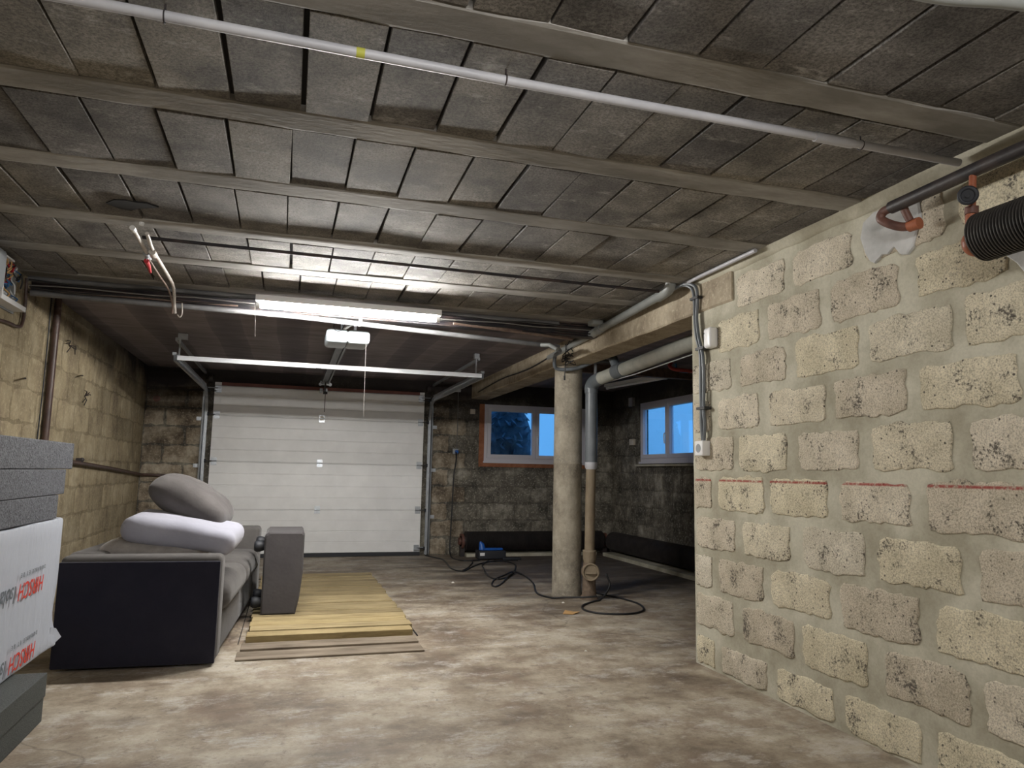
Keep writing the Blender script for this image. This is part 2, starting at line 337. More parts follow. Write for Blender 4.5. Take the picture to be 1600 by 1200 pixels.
def smoothpath(pts, k=6):
    P = [Vector(p) for p in pts]; P = [P[0]*2-P[1]]+P+[P[-1]*2-P[-2]]; out = []
    for i in range(1, len(P)-2):
        for j in range(k):
            t = j/k; a, b, c, d = P[i-1], P[i], P[i+1], P[i+2]
            out.append(.5*((2*b)+(c-a)*t+(2*a-5*b+4*c-d)*t*t+(3*b-a-3*c+d)*t**3))
    out.append(P[-2]); return out
def worldloc(o):
    l = Vector(o.location)
    while o.parent: o = o.parent; l += Vector(o.location)
    return l
def link(name, me, m, parent=None, loc=(0, 0, 0)):
    o = bpy.data.objects.new(name, me); COL.objects.link(o); o.location = loc
    if m: me.materials.clear(); me.materials.append(M[m])
    if parent: o.parent = parent
    return o
def part(name, mb, m, parent, label=None, kind=None, local=False):
    off = (0, 0, 0) if local else worldloc(parent)
    o = link(name, mb.mesh(name, off), m, parent)
    if label: o['label'] = label
    if kind: o['kind'] = kind
    return o
def tagit(o, label, cat, group=None):
    o['label'] = label; o['category'] = cat
    if group: o['group'] = group
    return o
def thing(name, label, cat, loc=(0, 0, 0), rz=0, group=None):
    o = bpy.data.objects.new(name, None); COL.objects.link(o); o.location = loc; o.rotation_euler = (0, 0, rz); o.empty_display_size = .1
    return tagit(o, label, cat, group)
def single(name, mb, m, label, cat, group=None):
    lo = [min(v[i] for v in mb.v) for i in range(3)]; hi = [max(v[i] for v in mb.v) for i in range(3)]
    c = ((lo[0]+hi[0])/2, (lo[1]+hi[1])/2, lo[2])
    return tagit(link(name, mb.mesh(name, c), m, None, c), label, cat, group)
def struct(name, mb, m, parent=None):
    o = link(name, mb.mesh(name), m, parent); o['kind'] = 'structure'; return o
R = random.Random(7)

# ------------------------------------------------------------------ shell
struct('floor', MB().box((-1.95, -2.6, -.12), (4.8, 10.0, 0)), 'floor')
ceiling = struct('ceiling', MB().box((-1.95, -2.6, 2.350), (4.8, 10.0, 2.5)), 'ceil_gap')
wall_left = struct('wall_left', MB().box((-1.95, -2.6, 0), (SC_LEFT, 9.80, 2.35)), 'joint_left')
wall_right = struct('wall_right', MB().box((SC_RIGHT, -2.6, 0), (2.62, 3.95, 2.35)), 'mortar')
struct('wall_front', MB().box((-1.71, -2.6, 0), (2.394, -2.45, 2.35)), 'wall_plain')
struct('wall_partition', MB().box((2.62, 3.4, 0), (4.52, 3.55, 2.35)), 'wall_plain')
wb = MB()
W1 = (2.575, 4.097, 1.245, 2.048)          # window opening x0 x1 z0 z1
DX0, DX1, DZ = -.93, 1.72, 2.17
wb.box((-1.71, SC_DOORW, 0), (DX0+.02, 9.80, 2.35)); wb.box((DX0+.02, SC_DOORW, DZ), (DX1-.02, 9.80, 2.35)); wb.box((DX1-.02, SC_DOORW, 0), (W1[0], 9.80, 2.35))
wb.box((W1[0], SC_DOORW, 0), (W1[1], 9.80, W1[2])); wb.box((W1[0], SC_DOORW, W1[3]), (W1[1], 9.80, 2.35)); wb.box((W1[1], SC_DOORW, 0), (4.63, 9.80, 2.35))
wall_back = struct('wall_back', wb, 'joint_back')
W2 = (7.335, 8.77, 1.27, 2.068)              # y0 y1 z0 z1
ws = MB()
ws.box((SC_SIDE, 3.4, 0), (4.63, W2[0], 2.35)); ws.box((SC_SIDE, W2[1], 0), (4.63, 9.685, 2.35))
ws.box((SC_SIDE, W2[0], 0), (4.63, W2[1], W2[2])); ws.box((SC_SIDE, W2[0], W2[3]), (4.63, W2[1], 2.35))
wall_side = struct('wall_side', ws, 'joint_back')

# ---- masonry blocks -------------------------------------------------
def block_mesh(wd, ht, proud, seed, n=40, rag=.012, dome=.003):
    """rough block facing local +Z, width along local X, height along local Y"""
    rr = random.Random(seed); per = 2*(wd+ht); ring = []
    ph = [rr.uniform(0, 6.28) for _ in range(4)]
    for i in range(n):
        t = per*i/n
        if t < wd: x, y = -wd/2+t, -ht/2
        elif t < wd+ht: x, y = wd/2, -ht/2+(t-wd)
        elif t < 2*wd+ht: x, y = wd/2-(t-wd-ht), ht/2
        else: x, y = -wd/2, ht/2-(t-2*wd-ht)
        k = rag*(.4*sin(3*i/n*2*pi+ph[0])+.3*sin(7*i/n*2*pi+ph[1])+rr.uniform(-.75, .75))
        l = sqrt(x*x+y*y); x *= 1+k/l*1.2; y *= 1+k/l*1.2
        cx = abs(x)/(wd/2); cy = abs(y)/(ht/2)
        if cx > .86 and cy > .8: x *= .975; y *= .955
        ring.append((x, y))
    vs = []; mb = MB()
    for (sx_, d, j) in ((1.0, -.02, 0), (1.0, proud*.25, 0), (.99, proud*.8, .001), (.955, proud, .0015), (.55, proud+dome, .0015)):
        for (x, y) in ring:
            yy = y*(sx_ if sx_ < .9 else 1-(1-sx_)*wd/ht*.8); vs.append((x*sx_, yy, d+rr.uniform(-j, j)))
    vs.append((0, 0, proud+dome)); fs = []
    for r_ in range(4):
        for i in range(n): k = (i+1) % n; fs.append((r_*n+i, r_*n+k, (r_+1)*n+k, (r_+1)*n+i))
    for i in range(n): fs.append((4*n+i, 4*n+(i+1) % n, 5*n))
    mb.add(vs, fs, False); mb.sm = [False]*(n)+[True]*(len(fs)-n); return mb.mesh('block')
def lay(parent, meshes, mat, cells, basis):
    for (u, z, wd, ht) in cells:
        me = R.choice(meshes); o = bpy.data.objects.new('block', me); COL.objects.link(o)
        o.parent = parent; o.matrix_local = basis(u, z) @ Matrix.Diagonal((wd*R.choice((1, -1)), ht*R.choice((1, -1)), 1, 1)) if False else basis(u, z) @ Matrix.Diagonal((wd, ht, 1, 1))
def unit_blocks(wd, ht, proud, seeds, mat, **k):
    out = []
    for s in seeds:
        me = block_mesh(wd, ht, proud, s, **k)
        me.materials.append(M[mat]); out.append(me)
    return out
PITCH = .2285
# right wall: joints 8 cm wide, courses offset by half a block
rb = unit_blocks(.40, .185, .006, range(14), 'block_light', rag=.010)
rb_side = lambda u, z: Matrix.Translation((SC_RIGHT, u, z)) @ Matrix(((0, 0, -1, 0), (-1, 0, 0, 0), (0, 1, 0, 0), (0, 0, 0, 1)))
cells = []
rows = [.092+PITCH*k for k in range(10)]
for k, z in enumerate(rows):
    hh = .155/.185 if k == 0 else 1
    even = (k % 2 == 0)                      # J, H, F, D, B courses
    c0 = 3.475 if even else 3.26
    for n_ in range(-2, 9):
        c = c0-n_*.478 + R.uniform(-.012, .012); a, b = c-.2, c+.2
        lim = 3.50 if k == 9 else (3.78 if k == 8 else 3.935)
        b = min(b, lim)
        if b-a < .09: continue
        cells.append(((a+b)/2, z+R.uniform(-.004, .004), (b-a)/.40*R.uniform(.95, 1.05), hh*R.uniform(.93, 1.05)))
lay(wall_right, rb, None, cells, rb_side)
# left wall
lb = unit_blocks(.45, .210, .002, range(20, 28), 'wall_left', n=20, rag=.012, dome=.001)
cells = []
for k in range(10):
    for n_ in range(0, 16):
        c = 2.7+n_*.475+(.2375 if k % 2 else 0); a, b = c-.225, min(c+.225, 9.67)
        if b-a > .08: cells.append(((a+b)/2, .115+.2285*k, (b-a)/.45, 1.0 if k < 9 else .92))
lay(wall_left, lb, None, cells, lambda u, z: Matrix.Translation((SC_LEFT, u, z)) @ Matrix(((0, 0, 1, 0), (1, 0, 0, 0), (0, 1, 0, 0), (0, 0, 0, 1))))
# back wall and side wall, skipping the openings
bb = unit_blocks(.45, .205, .004, range(30, 38), 'wall_back', n=20, rag=.012, dome=.001)
def clip(a, b, z0, z1, holes):
    segs = [(a, b)]
    for (ha, hb, hz0, hz1) in holes:
        if z1 > hz0 and z0 < hz1:
            ns = []
            for (p, q) in segs:
                if q <= ha or p >= hb: ns.append((p, q))
                else:
                    if p < ha: ns.append((p, ha))
                    if q > hb: ns.append((hb, q))
            segs = ns
    return [s for s in segs if s[1]-s[0] > .07]
cells = []
for k in range(10):
    z = .115+.2285*k; off = .2375 if k % 2 else 0
    for n_ in range(0, 14):
        a = -1.7+n_*.475-off; b = a+.45; a = max(a, -1.70); b = min(b, 4.51)
        if b < a: continue
        for (p, q) in clip(a, b, z-.1, z+.1, [(DX0-.12, DX1+.14, -1, 2.17), (W1[0]-.03, W1[1]+.03, W1[2]-.04, W1[3]+.03)]):
            cells.append(((p+q)/2, z, (q-p)/.45, 1.0 if k < 9 else .92))
bt = unit_blocks(.45, .205, .004, range(40, 46), 'wall_mid', n=20, rag=.012, dome=.001)
back_basis = lambda u, z: Matrix.Translation((u, SC_DOORW, z)) @ Matrix(((1, 0, 0, 0), (0, 0, -1, 0), (0, 1, 0, 0), (0, 0, 0, 1)))
lay(wall_back, bt, None, [q for q in cells if q[0] < -.9 or 1.8 < q[0] < 2.1], back_basis)
cells = [q for q in cells if not (q[0] < -.9 or 1.8 < q[0] < 2.1)]
lay(wall_back, bb, None, cells, lambda u, z: Matrix.Translation((u, SC_DOORW, z)) @ Matrix(((1, 0, 0, 0), (0, 0, -1, 0), (0, 1, 0, 0), (0, 0, 0, 1))))
cells = []
for k in range(10):
    z = .115+.2285*k; off = .2375 if k % 2 else 0
    for n_ in range(0, 8):
        a = 6.3+n_*.475-off; b = min(a+.45, 9.67)
        for (p, q) in clip(a, b, z-.1, z+.1, [(W2[0]-.03, W2[1]+.03, W2[2]-.04, W2[3]+.03)]):
            cells.append(((p+q)/2, z, (q-p)/.45, 1.0 if k < 9 else .92))
lay(wall_side, bb, None, cells, lambda u, z: Matrix.Translation((SC_SIDE, u, z)) @ Matrix(((0, 0, -1, 0), (-1, 0, 0, 0), (0, 1, 0, 0), (0, 0, 0, 1))))

# ---- ceiling: concrete joists and hollow blocks ----------------------
JY = [-.26, .43, 1.12, 1.815, 2.545, 3.222, 3.935, 4.60, 5.26]
for i, y in enumerate(JY):
    mb = MB(); n = 30; hw = .078; vs = []
    if i == len(JY)-1: hw = .09
    rj = random.Random(40+i)
    for j in range(n+1):
        x = -1.71+4.104*j/n; e0 = rj.uniform(-.006, .006); e1 = rj.uniform(-.006, .006)
        vs += [(x, y-hw+e0, 2.35), (x, y-hw+e0+.006, CEIL+.004), (x, y-hw*.8, CEIL), (x, y+hw*.8, CEIL+.001), (x, y+hw+e1-.006, CEIL+.004), (x, y+hw+e1, 2.35)]
    fs = [(j*6+k, j*6+k+1, j*6+k+7, j*6+k+6) for j in range(n) for k in range(5)]
    fs = [tuple(reversed(f)) for f in fs] + [(0, 1, 2, 3, 4, 5), tuple(n*6+t for t in (5, 4, 3, 2, 1, 0))]
    mb.add(vs, fs); part('joist', mb, 'joist', ceiling)
offs = {2: 1.08, 3: -.703, 4: -.74, 5: -.983, 6: -.964}
cb_meshes = []
for s in range(10):
    rr = random.Random(100+s); L_, W_ = .545, .2285
    mb = MB(); t = rr.uniform(-.002, .002); b = .002
    g = [rr.choice((.0015, .003, .004, .008)) for _ in range(4)]
    x0, x1, y0, y1 = -W_/2+g[0], W_/2-g[1], -L_/2+g[2]*.5, L_/2-g[3]*.5
    sk = rr.uniform(-.003, .003)
    vs = [(x0, y0, .03), (x1, y0, .03), (x1, y1, .03), (x0, y1, .03), (x0+sk, y0, b), (x1+sk, y0, b), (x1-sk, y1, b), (x0-sk, y1, b),
          (x0+b+sk, y0+b, t), (x1-b+sk, y0+b, t*.3), (x1-b-sk, y1-b, -t), (x0+b-sk, y1-b, t*.5)]
    fs = [(0, 1, 2, 3)]+[(i, 4+i, 4+(i+1) % 4, (i+1) % 4) for i in range(4)]+[(4+i, 8+i, 8+(i+1) % 4, 4+(i+1) % 4) for i in range(4)]+[(11, 10, 9, 8)]
    mb.add(vs, fs); me = mb.mesh('ceiling_block'); me.materials.append(M['ceil_block']); cb_meshes.append(me)
for r_ in range(len(JY)-1):
    yc = (JY[r_]+JY[r_+1])/2; ln = (JY[r_+1]-JY[r_]-.150)/.545
    o0 = offs.get(r_, R.uniform(-1, 0)); x = o0
    while x > -1.71: x -= .2285
    while x < 2.394:
        a, b = max(x, -1.71), min(x+.2285, 2.394)
        if b-a > .03:
            o = bpy.data.objects.new('ceiling_block', R.choice(cb_meshes)); COL.objects.link(o); o.parent = ceiling
            o.location = ((a+b)/2, yc, 2.3262+R.uniform(-.0015, .004)); o.scale = ((b-a)/.2285, ln, 1)
            o.rotation_euler = (R.uniform(-.004, .004), R.uniform(-.005, .005), R.choice((0, pi))+R.uniform(-.006, .006))
        x += .2285
# smooth dark slab over the garage bay and the side bay
part('ceiling_slab', MB().box((-1.71, 5.35, CEIL+.004), (4.52, 9.685, 2.35)).box((2.62, 3.55, CEIL+.004), (4.52, 5.35, 2.35)), 'garage_ceil', ceiling)
# broken hole in a ceiling block
hm = MB(); pts = [(-.885, 3.68), (-.84, 3.62), (-.79, 3.605), (-.74, 3.62), (-.70, 3.615), (-.655, 3.655), (-.70, 3.68), (-.75, 3.70), (-.79, 3.75), (-.84, 3.735)]
hm.add([(x, y, 2.322) for x, y in pts]+[(x, y, 2.34) for x, y in pts], [tuple(reversed(range(10)))]+[(i, (i+1) % 10, 10+(i+1) % 10, 10+i) for i in range(10)])
part('broken_hole', hm, 'hole', ceiling)
# mortar lip where the ceiling meets the brick wall, and plaster patches
lip = MB(); n = 40; rl = random.Random(5); vs = []
for j in range(n+1):
    y = -1.0+4.9*j/n; a = rl.uniform(-.006, .006)
    vs += [(2.395, y, 2.275+a), (2.380+a*.5, y, 2.280+a), (2.370+a*.5, y, 2.305), (2.362+a*.5, y, 2.335)]
lip.add(vs, [(j*4+k, j*4+k+1, j*4+k+5, j*4+k+4) for j in range(n) for k in range(3)], True)
part('mortar_lip', lip, 'mortar', wall_right)
def patch(pts, x, name, mat, parent, th=.006):
    n = len(pts); mb = MB(); cy = sum(p[0] for p in pts)/n; cz = sum(p[1] for p in pts)/n
    vs = [(SC_RIGHT+.005, y, z) for y, z in pts]+[(x+.003, cy+(y-cy)*.99, cz+(z-cz)*.99) for y, z in pts]+[(x, cy+(y-cy)*.93, cz+(z-cz)*.93) for y, z in pts]
    fs = [(i, (i+1) % n, n+(i+1) % n, n+i) for i in range(n)]+[(n+i, n+(i+1) % n, 2*n+(i+1) % n, 2*n+i) for i in range(n)]+[tuple(range(2*n, 3*n))]
    mb.add(vs, fs); return part(name, mb, mat, parent)
patch([(2.44, 2.262), (2.50, 2.235), (2.52, 2.17), (2.495, 2.093), (2.47, 2.05), (2.446, 2.034), (2.40, 2.06), (2.37, 2.053), (2.334, 2.075), (2.30, 2.03), (2.27, 2.023), (2.237, 2.05), (2.215, 2.10), (2.19, 2.15), (2.20, 2.262)], SC_RIGHT-.0145, 'plaster_patch', 'plaster', wall_right)
patch([(1.86, 1.905), (1.78, 1.935), (1.66, 1.95), (1.60, 1.90), (1.62, 1.80), (1.70, 1.79), (1.74, 1.83), (1.79, 1.82), (1.815, 1.86)], SC_RIGHT-.0145, 'plaster_patch', 'plaster', wall_right)

# ------------------------------------------------------------------ beams and column
bm_ = MB(); n = 36; rb_ = random.Random(3)
for (a, b) in ((3.50, 9.684),):
    vs = []
    for j in range(n+1):
        y = a+(b-a)*j/n; e = rb_.uniform(-.004, .004)
        xb = 2.62 if y > 3.96 else 2.62
        vs += [(2.384+e*.5, y, 2.345), (2.380+e*.4, y, 2.122+e), (2.390, y, 2.112+e), (xb-.01, y, 2.110), (xb, y, 2.118), (xb, y, 2.345)]
    bm_.add(vs, [tuple(reversed((j*6+k, j*6+k+1, j*6+k+7, j*6+k+6))) for j in range(n) for k in range(5)]+[(0, 1, 2, 3, 4, 5), tuple(n*6+t for t in (5, 4, 3, 2, 1, 0))])
single('concrete_beam', bm_, 'concrete', 'long pale concrete beam from the block wall over the round column', 'beam')
sb = MB()   # steel I beam across the room
sb.box((-1.705, 5.40, 2.312), (2.378, 5.50, 2.322)).box((-1.705, 5.445, 2.234), (2.378, 5.455, 2.312)).box((-1.705, 5.40, 2.226), (2.378, 5.50, 2.234))
single('steel_beam', sb, 'steel', 'dark sooty steel beam crossing the ceiling behind the lit tube lamp', 'beam')
pc = MB(); cx, cy = 2.49, 6.31
def prof(z): return .132
ringp = []
zz = [0, .012, .03, .5, 1.19, 1.195, 1.205, 1.21, 1.9, 2.10, 2.108]
rad = [.140, .142, .134, .133, .131, .134, .134, .131, .130, .130, .128]
pc.tube([(cx, cy, z) for z in zz], rad, 40)
single('round_column', pc, 'column', 'round stained concrete column standing under the pale beam', 'column')

# ------------------------------------------------------------------ garage door
door = struct('door_1', MB().box((DX0+.02, 9.70, .0), (DX1-.02, 9.72, 2.168)), 'door')
zs = [.045, .594, 1.184, 1.759, 2.128]
for i in range(4):
    z0, z1 = zs[i]+.0025, zs[i+1]-.0025; fr = 9.655
    prof_ = [(9.684, z0), (fr+.006, z0), (fr, z0+.006)]
    k = 4 if i < 3 else 3
    for j in range(1, k):
        zc = z0+(z1-z0)*j/k; prof_ += [(fr, zc-.006), (fr+.006, zc), (fr, zc+.006)]
    prof_ += [(fr, z1-.014), (fr+.012, z1), (9.684, z1)]
    part('door_panel', MB().sweepx(list(reversed(prof_)), DX0, DX1), 'door', door)
part('top_strip', MB().box((-.85, 9.66, 2.129), (1.655, 9.70, 2.168)), 'red_strip', door, 'red brown strip along the top edge')
for a in ((-.93, -.852), (1.657, 1.72)): part('corner_plate', MB().box((a[0], 9.66, 2.129), (a[1], 9.70, 2.166)), 'door', door)
part('bottom_seal', MB().box((DX0, 9.64, .002), (DX1, 9.71, .045)), 'seal', door)
for z in zs[1:4]: part('seam_glint', MB().cyl((DX0, 9.6555, z+.001), (DX1, 9.6555, z+.001), .005, 8), 'door', door)  # beads added on the seams to catch light as white highlight lines
for z in zs[1:4]:
    for x in (-.885, .385, 1.675):
        mb = MB().box((x-.035, 9.650, z-.05), (x+.035, 9.655, z+.045)).cyl((x-.035, 9.645, z), (x+.035, 9.645, z), .009, 10)
        for dx in (-.02, .02):
            for dz in (-.035, .03): mb.cyl((x+dx, 9.651, z+dz), (x+dx, 9.644, z+dz), .006, 8)
        part('hinge', mb, 'galv', door)
for x, s_ in ((-.885, -1), (1.675, 1)):
    for z in (.05, 2.03):
        mb = MB().box((x-.035, 9.645, z-.0), (x+.035, 9.655, z+.09)).box((x-.035, 9.60, z+.03), (x+.035, 9.65, z+.036)).cyl((x, 9.615, z+.06), (x+s_*.12, 9.615, z+.06), .006, 8)
        part('corner_bracket', mb, 'galv', door)
    for z in zs[1:4]+[.1, 2.05]:
        part('roller', MB().cyl((x+s_*.085, 9.60, z), (x+s_*.11, 9.60, z), .021, 14).cyl((x+s_*.02, 9.60, z), (x+s_*.09, 9.60, z), .005, 8), 'seal', door)
part('lock_tab', MB().box((.36, 9.645, 1.735), (.41, 9.655, 1.79)), 'cream_cord', door, 'pale yellow tab on the upper seam')
part('door_bracket', MB().box((.34, 9.62, 2.09), (.375, 9.655, 2.15)).box((.40, 9.62, 2.09), (.435, 9.655, 2.15)).box((.34, 9.58, 2.105), (.435, 9.62, 2.112)), 'galv', door)
# tracks
def ctrack(path, x, s_, h=.056, t=.024):   # C-section swept in the YZ plane
    prof_ = [(-h/2, t), (-h/2, 0), (h/2, 0), (h/2, t), (h/2-.004, t), (h/2-.004, .004), (-h/2+.004, .004), (-h/2+.004, t)]
    P = [Vector(p) for p in path]; n = len(P); vs = []
    for i in range(n):
        T = (P[min(i+1, n-1)]-P[max(i-1, 0)]).normalized(); Nn = Vector((-T[1], T[0]))
        for (a, b) in prof_: q = P[i]+Nn*a; vs.append((x-s_*b, q[0], q[1]))
    k = len(prof_); fs = [(i*k+j, i*k+(j+1) % k, (i+1)*k+(j+1) % k, (i+1)*k+j) for i in range(n-1) for j in range(k)]
    return MB().add(vs, fs)
for s_, x, side in ((-1, -1.012, 'left'), (1, 1.80, 'right')):
    t = thing('door_track', f'galvanised steel track bending to the ceiling, {side} of the garage door', 'track', (x, 9.6, 0))
    path = [(9.60, .02), (9.60, .6), (9.60, 1.2), (9.60, 1.74)]+[(9.60-.31*(1-cos(a*pi/16)), 1.74+.31*sin(a*pi/16)) for a in range(1, 9)]+[(8.6, 2.05), (7.8, 2.05), (6.84, 2.05)]
    part('vertical_rail', ctrack(path[:4], x, s_, .06), 'galv', t)
    part('horizontal_rail', ctrack(path[3:], x, s_, .056), 'galv', t)
    part('stiffening_rail', MB().box((x-.016, 6.88, 2.08), (x+.016, 9.35, 2.105)), 'galv', t)
    part('upper_rail', MB().box((x-.012-s_*-.03, 7.16, 2.255), (x+.012+s_*.03, 9.62, 2.285)), 'galv', t)
    part('angle_profile', MB().box((min(x+s_*.02, x+s_*.024), 9.56, .02), (max(x+s_*.02, x+s_*.024), 9.684, 2.05)).box((min(x-s_*.0, x+s_*.05), 9.680, .02), (max(x, x+s_*.05), 9.684, 2.05)), 'galv', t)
    part('end_plate', MB().box((x-.02, 7.14, 2.27), (x+.06 if s_ < 0 else x+.03, 7.19, 2.322)).box((x-.006, 7.15, 2.05), (x+.006, 7.18, 2.28)), 'galv', t)
    part('cable_drum', MB().cyl((x-s_*.02, 9.56, 2.2), (x-s_*.07, 9.56, 2.2), .052, 18).cyl((x-s_*.025, 9.56, 2.2), (x-s_*.03, 9.56, 2.2), .062, 18), 'black_pipe', t)
    for z in (1.70, 1.12, .5): part('fixing_plate', MB().box((x+s_*.05 if s_ > 0 else x-.105, 9.672, z-.02), (x+.105 if s_ > 0 else x-.05, 9.684, z+.025)).cyl((x+s_*.078, 9.672, z), (x+s_*.078, 9.664, z), .007, 8), 'galv', t)
mb = MB().box((-.985, 6.86, 2.035), (1.785, 6.895, 2.075))
cbt = single('cross_bar', mb, 'galv_white', 'bright steel bar spanning between the two overhead door tracks', 'bar')
for x in (.22, .46): part('bolt', MB().box((x-.025, 6.854, 2.030), (x+.025, 6.901, 2.036)), 'steel', cbt)
# opener
op = thing('door_opener', 'white garage door motor hanging under the ceiling with a rail to the door', 'opener', (.39, 5.75, 2.08))
part('housing', MB().rbox((.385, 5.60, 2.075), (.555, 5.93, 2.18), .03), 'opener_plastic', op)
part('lamp_cover', MB().rbox((.225, 5.60, 2.075), (.390, 5.93, 2.18), .03), 'opener_lens', op, 'translucent grey lamp cover')
part('rail', MB().box((.345, 5.9, 2.17), (.362, 9.30, 2.205)).box((.418, 5.9, 2.17), (.435, 9.30, 2.205)).box((.362, 5.9, 2.198), (.418, 9.30, 2.205)), 'pvc_dark', op)
part('rail_end', MB().box((.33, 9.30, 2.16), (.45, 9.34, 2.21)).cyl((.33, 9.3, 2.165), (.33, 9.28, 2.165), .02, 12).cyl((.45, 9.3, 2.165), (.45, 9.28, 2.165), .02, 12), 'galv', op)
part('push_arm', MB().tube([(.39, 9.18, 2.17), (.39, 9.42, 2.12), (.39, 9.62, 2.10)], .008, 8), 'steel', op)
part('release_cord', MB().tube([(.385, 9.05, 2.17), (.387, 9.06, 1.80)], .004, 6).box((.36, 9.04, 2.02), (.41, 9.075, 2.05)), 'cable', op)
for x in (.34, .44): part('hanger_strap', MB().box((x-.01, 5.62, 2.18), (x+.01, 5.65, 2.323)), 'galv', op)
part('white_cable', MB().tube(smoothpath([(.36, 5.62, 2.185), (.40, 5.52, 2.20), (.44, 5.42, 2.19), (.45, 5.36, 2.17), (.45, 5.30, 2.20)]), .011, 8), 'white_plastic', op)
part('coiled_wire', MB().torus((.31, 5.58, 2.19), (0, 1, .3), .035, .003), 'cable', op)
part('pull_cord', MB().tube([(.527, 5.62, 2.08), (.528, 5.6, 1.8), (.53, 5.6, 1.515)], .0010, 5), 'cable_grey', op)

# ------------------------------------------------------------------ lamps
def batten(t, a, b, tubem, d=.05, gap=.028, cover=None):
    a = Vector(a); b = Vector(b); ax = (b-a).normalized(); sd = Vector((-ax.y, ax.x, 0))
    vs = []
    for p in (a, b):
        for (u, z) in ((-d/2, 0), (d/2, 0), (d/2, .04), (-d/2, .04)): vs.append(p+sd*u+Vector((0, 0, z)))
    part('housing', MB().add(vs, [(0, 1, 2, 3), (7, 6, 5, 4), (0, 4, 5, 1), (1, 5, 6, 2), (2, 6, 7, 3), (3, 7, 4, 0)]), 'white_plastic', t)
    dz = Vector((0, 0, -gap)); e = ax*.03
    part('tube', MB().cyl(a+e+dz, b-e+dz, .016, 14), tubem, t)
    for p, s_ in ((a, 1), (b, -1)): part('tube_holder', MB().cyl(p+dz+ax*s_*.001, p+dz+ax*s_*.03, .019, 12).cyl(p+ax*s_*.012+dz*1.2, p+ax*s_*.012+Vector((0, 0, .01)), .011, 8), 'white_plastic', t)
lm = thing('tube_lamp', 'long lit fluorescent tube lamp fixed along the dark steel beam', 'lamp', (.39, 5.10, 2.19))
batten(lm, (-.27, 5.10, 2.222), (1.00, 5.10, 2.222), 'tube_main', d=.14, gap=.022)
ln_ = thing('tube_lamp', 'lit tube lamp hanging from the near ceiling, behind the long grey conduit', 'lamp', (.5, -.25, 2.16))
batten(ln_, (-.1, -.25, 2.20), (1.15, -.25, 2.20), 'tube_near')
for x in (.1, .95): part('hanger_rod', MB().cyl((x, -.25, 2.24), (x, -.25, 2.326), .004, 8), 'steel', ln_)
lf = thing('tube_lamp', 'unlit bluish tube lamp under the ceiling of the dark side bay', 'lamp', (4.08, 8.05, 2.25))
batten(lf, (3.98, 8.70, 2.255), (4.17, 7.45, 2.255), 'white_plastic', d=.09, gap=.012)
part('pull_cord', MB().tube([(-.275, 5.07, 2.21), (-.265, 5.07, 2.10), (-.26, 5.08, 1.98)], .0010, 5), 'cable_grey', lm)

# ------------------------------------------------------------------ ceiling pipes along the steel beam
single('grey_pipe', MB().tube([(-1.66, 5.235, 2.285), (0, 5.245, 2.292), (2.0, 5.29, 2.292)], .017, 12), 'pvc_darker', 'grey plastic pipe under the ceiling in front of the steel beam, above the lit tube', 'pipe')
single('grey_pipe', MB().tube([(-1.66, 5.30, 2.205), (0, 5.37, 2.200), (2.13, 5.62, 2.166)], .0195, 12), 'pvc_darker', 'grey drain pipe running below the steel beam, under the lit tube', 'pipe')
single('brown_pipe', MB().tube([(-1.5, 5.33, 2.235), (-.4, 5.33, 2.238)], .008, 8), 'rust_pipe', 'thin brown pipe stub low on the steel beam left of the lit tube', 'pipe')
single('brown_pipe', MB().tube([(1.15, 5.31, 2.235), (2.2, 5.50, 2.22)], .016, 10), 'rust_pipe', 'brown rusty pipe on the steel beam right of the lit tube', 'pipe')
for i, (z, sag, lab) in enumerate(((2.275, .03, 'uppermost'), (2.25, .02, 'middle'), (2.235, .035, 'lowest'))):
    pts = [(-1.65+3.9*j/16, 5.215+.01*i, z-sag*abs(sin(j*1.1+i*1.7))*.6) for j in range(17)]
    single('cable', MB().tube(smoothpath(pts, 3), .0045, 6), 'cable' if i != 1 else 'cable_grey', f'{lab} of the slack cables strung along the front of the steel beam', 'cable')
single('pipe_stub', MB().tube([(1.95, 5.56, 2.16), (2.00, 5.50, 2.155), (2.04, 5.42, 2.105)], .017, 10), 'pvc', 'short cut grey pipe stub pointing down beside the drain pipe near the column', 'pipe')
# cluster of conduits and cables at the column head
ub = MB().tube(smoothpath([(2.05, 5.62, 2.167), (2.20, 5.78, 2.165), (2.262, 6.06, 2.17), (2.268, 6.10, 2.10), (2.30, 6.13, 2.062), (2.38, 6.13, 2.056), (2.50, 6.10, 2.075), (2.66, 6.05, 2.14), (2.80, 6.05, 2.145)], 5), .017, 10)
single('bent_conduit', ub, 'pvc_dark', 'dark grey conduit looping around the head of the round column', 'conduit')
for i in range(6):
    rr = random.Random(60+i); a = (2.28+.05*i, 5.62+.05*i, 2.30)
    pts = [a]
    for k in range(5): pts.append((2.30+rr.uniform(-.02, .20), 5.98+rr.uniform(-.10, .05), 2.27-.04*k+rr.uniform(-.03, .03)))
    pts.append((2.42+rr.uniform(-.05, .05), 6.10, 2.24+rr.uniform(-.05, .03)))
    single('cable', MB().tube(smoothpath(pts, 4), .0045, 6), 'cable', ('leftmost', 'second', 'third', 'fourth', 'fifth', 'rightmost')[i]+' black cable from the left in the tangle at the column head', 'cable', 'tangled cables at the column head')
single('hanging_cable', MB().tube([(2.345, 6.02, 2.27), (2.35, 6.03, 2.10), (2.345, 6.04, 1.955)], .004, 6).cyl((2.345, 6.04, 1.985), (2.345, 6.04, 1.945), .009, 8), 'cable', 'black cable end hanging straight down in front of the column head', 'cable')
pv = thing('grey_pipe', 'grey plastic pipe running along the pale beam from the column to the block wall corner', 'pipe', (2.33, 5.2, 2.24))
